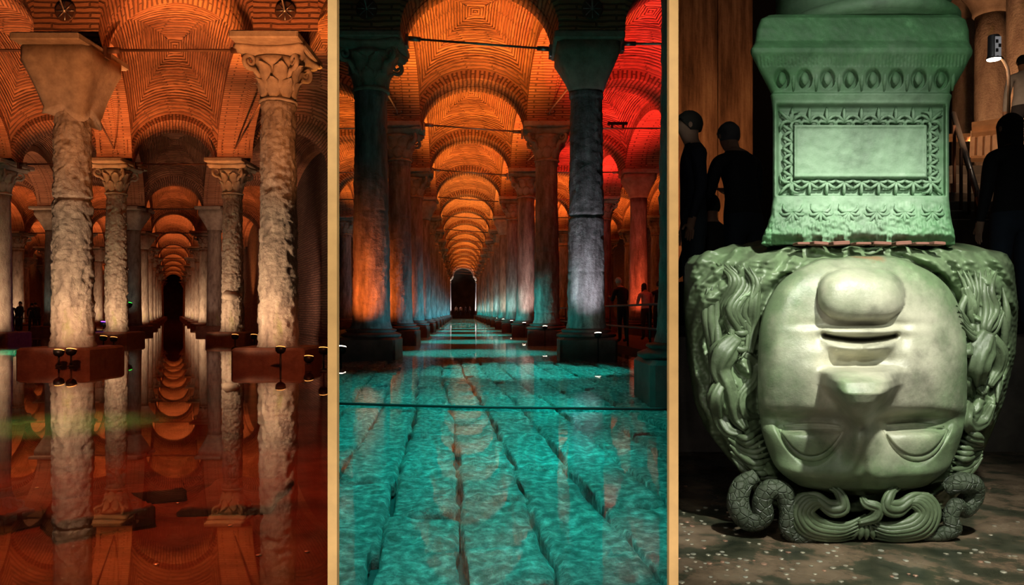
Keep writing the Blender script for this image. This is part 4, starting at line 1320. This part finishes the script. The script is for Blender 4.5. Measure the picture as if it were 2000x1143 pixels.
# curls over the forehead: two mirrored bundles and a middle curl
def mir(pts): return [(3376 - x, y, p) for x, y, p in pts]
ca = [(1690, 988, 62), (1652, 1006, 68), (1608, 1000, 70), (1588, 982, 70), (1604, 968, 72), (1624, 978, 74)]
cb = [(1672, 1034, 60), (1630, 1036, 62), (1572, 1024, 62), (1552, 984, 62), (1574, 952, 64), (1628, 962, 70)]
strands(ca, cb, 6, 7.5, bulge=6, seg=28); strands(mir(ca), mir(cb), 6, 7.5, bulge=6, seg=28)
da = [(1560, 952, 60), (1596, 950, 68), (1622, 964, 74), (1642, 962, 78), (1636, 946, 74), (1622, 940, 66)]
db = [(1566, 968, 60), (1598, 966, 68), (1626, 984, 76), (1652, 976, 80), (1648, 950, 76), (1632, 932, 64)]
strands(da, db, 3, 7.5, bulge=4, seg=30); strands(mir(da), mir(db), 3, 7.5, bulge=4, seg=30)
lock('hair_curl', [(1676, 1004, 66), (1706, 990, 74), (1710, 972, 76), (1690, 966, 74), (1682, 956, 66)], [6, 10, 10, 9, 5], 'hair3', 9, 24)
strands([(1676, 1002, 62), (1672, 1020, 62), (1664, 1036, 58)], [(1704, 1002, 62), (1710, 1020, 62), (1718, 1036, 58)], 5, 6, bulge=4, seg=10)

# ------------------------------------------------------------------ pedestal on top of the head block
PY = [472, 458, 440, 415, 380, 205, 184, 172, 166, 148, 126, 108, 100, 92, 84, 74, 48, 26, 15]
PL = [1480, 1484, 1492, 1499, 1503, 1503, 1501, 1499, 1501, 1492, 1478, 1470, 1464, 1463, 1466, 1470, 1473, 1480, 1492]
PR = [1874, 1872, 1868, 1864, 1861, 1861, 1863, 1866, 1864, 1874, 1888, 1897, 1902, 1903, 1901, 1898, 1897, 1892, 1882]
PP = [-28, -29, -33, -40, -45, -45, -43, -38, -48, -38, -24, -12, -6, -5, -9, -16, -18, -22, -34]
ped = empty('carved_pedestal', PB, 'green marble pedestal block carved with leaf border above the stone head', 'pedestal')
EGG = [1524 + i * 45.6 for i in range(8)]
def build_ped():
    nr, nc = 250, 220
    oy = np.argsort(PY)
    ys = np.linspace(15, 472, nr)
    fi = lambda T: np.interp(ys, np.array(PY, float)[oy], np.array(T, float)[oy])
    xl, xr, pp = fi(PL), fi(PR), fi(PP)
    u = np.linspace(0, 1, nc)
    Y = np.repeat(ys[:, None], nc, 1); X = xl[:, None] + (xr - xl)[:, None] * u[None]
    P = np.repeat(pp[:, None], nc, 1)
    ins = lambda x0, x1, y0, y1, s=3: sst(x0 - s, x0 + s, X) * sst(x1 + s, x1 - s, X) * sst(y0 - s, y0 + s, Y) * sst(y1 + s, y1 - s, Y)
    P = P - 20 * (ins(1513, 1852, 192, 374) - ins(1546, 1816, 231, 340)) - 2.5 * ins(1552, 1810, 238, 333, 2)
    for ex in EGG:
        P = P - 15 * sst(1.1, .8, ((X - ex) / 15) ** 2 + ((Y - 143) / 17) ** 2)
    P = P - 2.5 * (np.sin(X * .9) > .2) * ins(1480, 1890, 104, 122, 2)
    low = sst(372, 440, Y)
    P = P + .4 * wav(X, Y, 20, 21) + (.7 + 5 * low) * wav(X, Y, 38, 22) * .6 + low * 4 * wav(X, Y, 11, 23) * .5
    edge = np.minimum(X - xl[:, None], xr[:, None] - X)
    P = P - 14 * np.exp(-edge / 5.0)
    P = P - 26 * sst(452, 472, Y) * (.4 + .6 * (wav(X, X * 0, 60, 24) > -.2))
    V = [p3(X[i, j], Y[i, j], P[i, j]) - PB for i in range(nr) for j in range(nc)]
    f = grid_faces(nr, nc)
    def back(front):
        out = []
        for i in front:
            v = V[i] + PB; Yd = D3 + 340 * U3
            out.append(len(V)); V.append(Vector((K3 * Yd + (v.x - K3 * v.y) * .93, Yd, v.z)) - PB)
        for a, b, c, d in zip(front, front[1:], out[1:], out): f.append((a, b, c, d))
        return out
    back([i * nc for i in range(nr)]); back([i * nc + nc - 1 for i in range(nr)]); back([j for j in range(nc)]); back([(nr - 1) * nc + j for j in range(nc)])
    return V, f
V, f = build_ped()
part('pedestal_block', V, f, M['ped'], ped, off=PB)
q3 = lambda x, y, p: p3(x, y, p) - PB
for ex in EGG:
    v, f = lathe_vf([(.3, -14), (5, -11), (8, -4), (8.5, 3), (5, 10), (.3, 13)], 12)
    v = [q3(ex + a, 141 + c, -42 + b * .9) for a, b, c in v]
    part('egg_ornament', v, f, M['ped'], ped, off=PB)
    v, f = tube_vf([q3(ex + 23, 128, -32), q3(ex + 22.6, 146, -38), q3(ex + 22.6, 164, -46)], [4 * U3, 5 * U3, 2 * U3], 7)
    part('dart_ornament', v, f, M['ped'], ped, off=PB)
def palmette(cx, cy, size, ang, p, n=5, spread=1.15):
    vf = []
    for i in range(n):
        t = (i / (n - 1) - .5) * 2
        a = ang + t * spread
        L = size * (1 - .22 * abs(t))
        pts = []
        for q in range(5):
            s = q / 4
            aa = a + t * .9 * s * s
            pts.append((cx + math.sin(aa) * L * s, cy - math.cos(aa) * L * s, p + 7 * math.sin(PI * min(1, s * 1.1))))
        vf.append(tube_vf([q3(*q) for q in pts], [2.0 * U3, 2.9 * U3, 3.4 * U3, 3.2 * U3, 1.6 * U3], 6))
    v, f = merge(*vf)
    part('leaf_ornament', v, f, M['ped'], ped, off=PB)
for i in range(9):
    palmette(1543 + i * 35, 226, 32, 0, -60); palmette(1543 + i * 35, 345, 28, PI, -60)
for i in range(5):
    palmette(1545, 243 + i * 23, 28, -PI / 2, -60, 4, .9); palmette(1818, 243 + i * 23, 28, PI / 2, -60, 4, .9)
for x, y, a in ((1541, 226, -PI / 4), (1822, 226, PI / 4), (1541, 346, -3 * PI / 4), (1822, 346, 3 * PI / 4)): palmette(x, y, 36, a, -60, 3, .5)
for i in range(6): palmette(1545 + i * 56, 408, 32, PI, -44, 7, 1.35)
v, f = lathe_vf([(.44, 0), (.46, .02), (.46, .05), (.43, .07), (.40, .09), (.42, .14), (.42, .3), (.38, .34), (.36, 2.0)], 40)
o = part('column_base', v, f, M['ped'], ped, loc=q3(1682, 16, -180), off=p3(1682, 16, -180))
M['shard'] = plain('broken brick', (.20, .085, .06), .85)
for i, (x, w_) in enumerate(((1566, 24), (1600, 30), (1640, 34), (1684, 30), (1722, 34), (1764, 30), (1800, 26), (1834, 24))):
    c = p3(x, 473, -18 - 3 * (i % 3))
    v, f = box_vf(-w_ / 2 * U3, w_ / 2 * U3, -.02, .05, -.010, .003 + .003 * (i % 3), .003)
    o = part('brick_shard', v, f, M['shard'], ped, loc=c - PB, smooth=False); o.rotation_euler = (0, .06 * math.sin(i * 2.1), .1 * math.sin(i))

# ------------------------------------------------------------------ wet floor and coins
mf, nt, b = new_mat('wet mottled floor')
tc = N(nt, 'ShaderNodeTexCoord'); ob = tc.outputs['Object']
c = ramp(nt, noise_tex(nt, 3.4, 9, .68, ob), [(.36, (.018, .022, .014)), (.47, (.055, .055, .034)), (.50, (.12, .085, .055)), (.62, (.20, .145, .095)), (.75, (.14, .13, .09))])
nt.links.new(c, b.inputs['Base Color'])
rr = ramp(nt, noise_tex(nt, 2.2, 4, .6, ob), [(.42, (.10, .10, .10)), (.6, (.5, .5, .5))])
nt.links.new(rr, b.inputs['Roughness'])
bp = N(nt, 'ShaderNodeBump'); bp.inputs['Strength'].default_value = .35; bp.inputs['Distance'].default_value = .01
nt.links.new(noise_tex(nt, 11, 7, .65, ob), bp.inputs['Height']); nt.links.new(bp.outputs[0], b.inputs['Normal'])
M['floor3'] = mf
floor3 = wedge('floor', K_B, 1.5, 1.9, 30, FLOOR3, M['floor3'], 'wet brown stone floor under the carved head', thick=.3)
rc = random.Random(11)
coin_spots = [(1378, 992), (1342, 1020), (1352, 1028), (1330, 1024), (1345, 1044), (1377, 1101), (1411, 1098), (1442, 1107), (1456, 1128), (1340, 1108), (1354, 1083), (1403, 1083), (1719, 1054), (1819, 1056), (1718, 1090), (1614, 1064), (1960, 1118), (1905, 1122), (1988, 1020), (1932, 954), (1334, 855), (1339, 950), (1395, 1137), (1461, 1139), (1457, 1114), (1420, 1100), (1340, 1116), (1331, 1138), (1413, 1047), (1351, 1090), (1742, 1127), (1788, 1125), (1775, 1122), (1750, 1130), (1652, 1050), (1634, 1087), (1445, 1092), (1375, 1071), (1350, 1040), (1335, 1002)]
while len(coin_spots) < 120:
    x = 1326 + abs(rc.gauss(0, 1)) * 130 if rc.random() < .5 else rc.uniform(1330, 1995)
    y = rc.uniform(990, 1138) if x < 1520 or x > 1880 else rc.uniform(1062, 1138)
    if 1326 < x < 1996 and all((x - a) ** 2 + (y - b_) ** 2 > 60 for a, b_ in coin_spots): coin_spots.append((x, y))
for x, y in coin_spots:
    Y = (CZ - FLOOR3) * F / (y - YH)
    ci = 0 if rc.random() < .55 else 1 if rc.random() < .3 else 2
    o = link('coin', coin_me[ci], None, ((x - CX) / F * Y, Y, FLOOR3))
    s = rc.uniform(.62, 1.1); o.scale = (s, s, 1); o.rotation_euler = (rc.uniform(-.08, .08), rc.uniform(-.08, .08), 0)
    nm = ('pale silvery', 'copper coloured', 'dull grey')[ci] + ' coin on wet floor ' + ('at far left beside the head' if x < 1400 else 'below left corner of the head' if x < 1560 else 'in front of the head' if x < 1820 else 'right of the head')
    tag(o, nm, 'coin', nm.replace(' coin', ' coins'))

# ------------------------------------------------------------------ background of the carved head
M['warm_wall'] = stone('streaked ochre wall', [(.34, (.05, .028, .02)), (.47, (.20, .11, .07)), (.56, (.34, .20, .13)), (.68, (.50, .34, .22))], 3.4, .5, 9, .8, (2.2, 2.2, .22))
M['orange'] = plain('varnished orange wood', (.62, .34, .18), .5)
M['step'] = stone('dark step stone', [(.3, (.06, .05, .045)), (.7, (.16, .13, .11))], 4, .4, 12, .7)
def slab_at(name, x0, x1, y0, y1, Y, t, mat, label=None, parent=None, kind=None, cat=None, bev=0):
    a, b_ = at(x0, y1, Y), at(x1, y0, Y)
    c = (a + b_) / 2; c.z = a.z
    v, f = box_vf(a.x - c.x, b_.x - c.x, 0, t, 0, b_.z - a.z, bev)
    o = part(name, v, f, M[mat], parent, smooth=False, loc=(c - parent.location) if parent else c, off=c)
    return tag(o, label, cat, None, kind)
for i, (x0, x1, yy) in enumerate(((1322, 1401, 9.6), (1403, 1470, 9.75))):
    slab_at('wall_panel', x0, x1, -300, 720, yy, .5, 'warm_wall', ('streaked ochre wall slab left of the narrow seam', 'streaked ochre wall slab right of the narrow seam')[i], kind='structure')
a = at(1320, 0, 10.6); b_ = at(1900, 0, 10.6)
part_v = [(K_B * 30, 30, -.3), (46, 30, -.3), (46, 30, 14), (K_B * 30, 30, 14)]
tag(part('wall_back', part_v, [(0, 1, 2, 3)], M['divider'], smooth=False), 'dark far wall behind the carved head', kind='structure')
# raised walkway behind the head
PZ = at(1400, 655, 6.2).z
v = [(K_B * 5.7 + .02, 5.7, FLOOR3), (1.4 * 5.7, 5.7, FLOOR3), (1.4 * 29, 29, FLOOR3), (K_B * 29 + .02, 29, FLOOR3)]
v += [(x, y, PZ) for x, y, z in v]
tag(part('raised_floor', v, [(0, 1, 2, 3), (7, 6, 5, 4), (0, 4, 5, 1), (1, 5, 6, 2), (2, 6, 7, 3), (3, 7, 4, 0)], M['step'], smooth=False), 'dark raised walkway behind the carved head', kind='structure')
DK = (.012, .013, .018); JEAN = (.035, .055, .075)
stand(1356, 6.2, PZ, 1.80, PI / 2 - .1, 'person in dark jumper and jeans at left edge behind carved head', (.02, .025, .045), JEAN, (.03, .025, .02), 'stand')
stand(1455, 6.2, PZ, 1.76, .35, 'person with short grey hair in black jacket, back turned', DK, (.02, .03, .05), (.10, .10, .11), 'phone')
q = at(1391, 440, 7.0)
person((q.x, q.y, at(1391, 376, 7.0).z - 1.31), 1.76, .3, 'small seated person between the two standing people behind head', (.03, .03, .03), (.03, .03, .04), (.03, .025, .02), 'sit')
v, f = box_vf(-.25, .3, -.25, .25, PZ - .02, at(1391, 376, 7.0).z - 1.31 + .42)
tag(part('stone_bench', v, f, M['step'], None, smooth=False, loc=(q.x - .05, q.y, 0)), 'dark block the small seated person sits on', 'bench')
# stairs with railing
st = empty('staircase', at(1905, 430, 8.6), 'dark stone stairs behind the right side of pedestal', 'staircase')
for i in range(7):
    Y = 8.6 + i * .34
    a = at(1855, 430 - i * 17.5, Y)
    xr_ = at(2040, 0, Y).x
    v, f = box_vf(a.x - st.location.x, xr_ - st.location.x, Y - st.location.y, Y - st.location.y + .40, -.9, at(0, 428 - i * 17.5, Y).z - st.location.z, .012)
    part('step', v, f, M['step'], st, smooth=False)
hr = empty('stair_handrail', at(1925, 430, 8.3), 'slanting metal handrail with posts beside the stairs', 'handrail')
L = lambda x, y, Y: at(x, y, Y) - hr.location
v, f = tube_vf([L(1922, 424, 8.3), L(1862, 222, 10.2)], .035, 10); part('rail', v, f, M['steel'], hr)
for x, y0, y1, Y in ((1918, 412, 440, 8.35), (1907, 372, 425, 8.6), (1893, 330, 420, 8.9), (1877, 290, 420, 9.2), (1864, 245, 380, 9.9)):
    v, f = tube_vf([L(x, y0, Y), L(x, y1, Y)], .02, 8); part('post', v, f, M['iron'], hr)
bl = empty('wooden_balustrade', at(1930, 312, 11.2), 'orange lit wooden balustrade at top of the stairs', 'balustrade')
L = lambda x, y, Y: at(x, y, Y) - bl.location
def bar(name, a, b_, w_, d, parent, mat):
    a, b_ = Vector(a), Vector(b_)
    v, f = tube_vf([a, b_], w_, 4, d)
    part(name, v, f, M[mat], parent, smooth=False)
bar('top_rail', L(1898, 250, 11.2), L(1958, 242, 11.0), .07, 1.2, bl, 'orange')
bar('mid_rail', L(1898, 262, 11.2), L(1958, 255, 11.0), .06, 1.0, bl, 'orange')
bar('bottom_rail', L(1896, 310, 11.2), L(1958, 309, 11.0), .05, 1.0, bl, 'orange')
for i in range(4): bar('baluster', L(1902 + i * 15, 256 - i * 1.5, 11.2 - i * .05), L(1900 + i * 15, 308, 11.2 - i * .05), .05, .7, bl, 'orange')
bar('side_rail', L(1840, 270, 11.6), L(1900, 268, 11.4), .06, 1.0, bl, 'orange')
# columns behind
def rear_column(px, Y, rad, ycap, label, lit=True):
    c = at(px, 610, Y); c.z = PZ
    root = empty('rear_column', c, label, 'column', 'columns behind the carved head', 'thing')
    zt = at(0, ycap, Y).z - PZ
    v, f = lathe_vf([(rad * 1.25, 0), (rad * 1.25, .12), (rad * 1.08, .2)] + [(rad * (1.06 - .1 * i / 12), .2 + (zt - .2) * i / 12) for i in range(13)], 28)
    part('shaft', v, f, M['shaft'], root)
    v, f = lathe_vf([(rad * 1.0, 0), (rad * 1.12, .03), (rad * 1.1, .08), (rad * 1.35, .26), (rad * 1.75, .40), (rad * 1.75, .62), (rad * 1.5, .8)], 28)
    part('capital', v, f, M['capital'], root, loc=(0, 0, zt), off=c)
    v, f = box_vf(-rad * 1.9, rad * 1.9, -rad * 1.9, rad * 1.9, 0, .5, .03)
    part('abacus', v, f, M['capital'], root, smooth=False, loc=(0, 0, zt + .78), off=c)
rear_column(1936, 13.8, .27, 32, 'lit round column behind the lamp')
rear_column(1999, 12.6, .25, -60, 'lit round column at far right edge behind people')
rear_column(1888, 17.5, .30, 45, 'dim column deep in shade behind pedestal')
# lamp on a curved pole
lp = empty('pole_lamp', at(1970, 330, 9.0), 'lit lamp with black and white chequered cylinder on curved pole', 'lamp')
L = lambda x, y, Y=9.0: at(x, y, Y) - lp.location
v, f = tube_vf(spline([L(1970, 330), L(1970, 230), L(1970, 150), L(1962, 122), L(1948, 106)], 20), .018, 8); part('pole', v, f, M['orange'], lp)
v, f = lathe_vf([(.055, .16), (.062, .15), (.066, -.08), (.085, -.12), (.08, -.12), (.06, -.08)], 20)
part('lamp_body', v, f, M['black'], lp, loc=L(1941, 96))
M['paper'] = plain('white paper tag', (.85, .85, .88), .6)
cc = L(1942, 97)
v, f = box_vf(-.035, .035, -.075, -.07, -.10, .13); part('white_tag', v, f, M['paper'], lp, smooth=False, loc=cc)
for dx, dz in ((-.016, .075), (.016, .025), (-.016, -.03)):
    v, f = box_vf(dx - .015, dx + .015, -.0775, -.075, dz - .02, dz + .02); part('dark_square', v, f, M['black'], lp, smooth=False, loc=cc)
v, f = lathe_vf([(.02, 0), (.07, .005), (.075, .02)], 16); part('bulb', v, f, M['lens_white'], lp, loc=L(1941, 118))
# people on the stairs
q = at(1997, 0, 9.2)
stand(2000, 10.85, at(0, 323, 10.64).z, 1.60, -.2, 'person in light grey jacket high on stairs at right edge', (.42, .42, .45), (.03, .03, .04), (.02, .02, .02), 'stand')
stand(1980, 6.4, PZ, 1.84, .1, 'person in black coat and jeans before the stairs', DK, (.03, .045, .08), (.02, .02, .02), 'stand', long_hair=True)
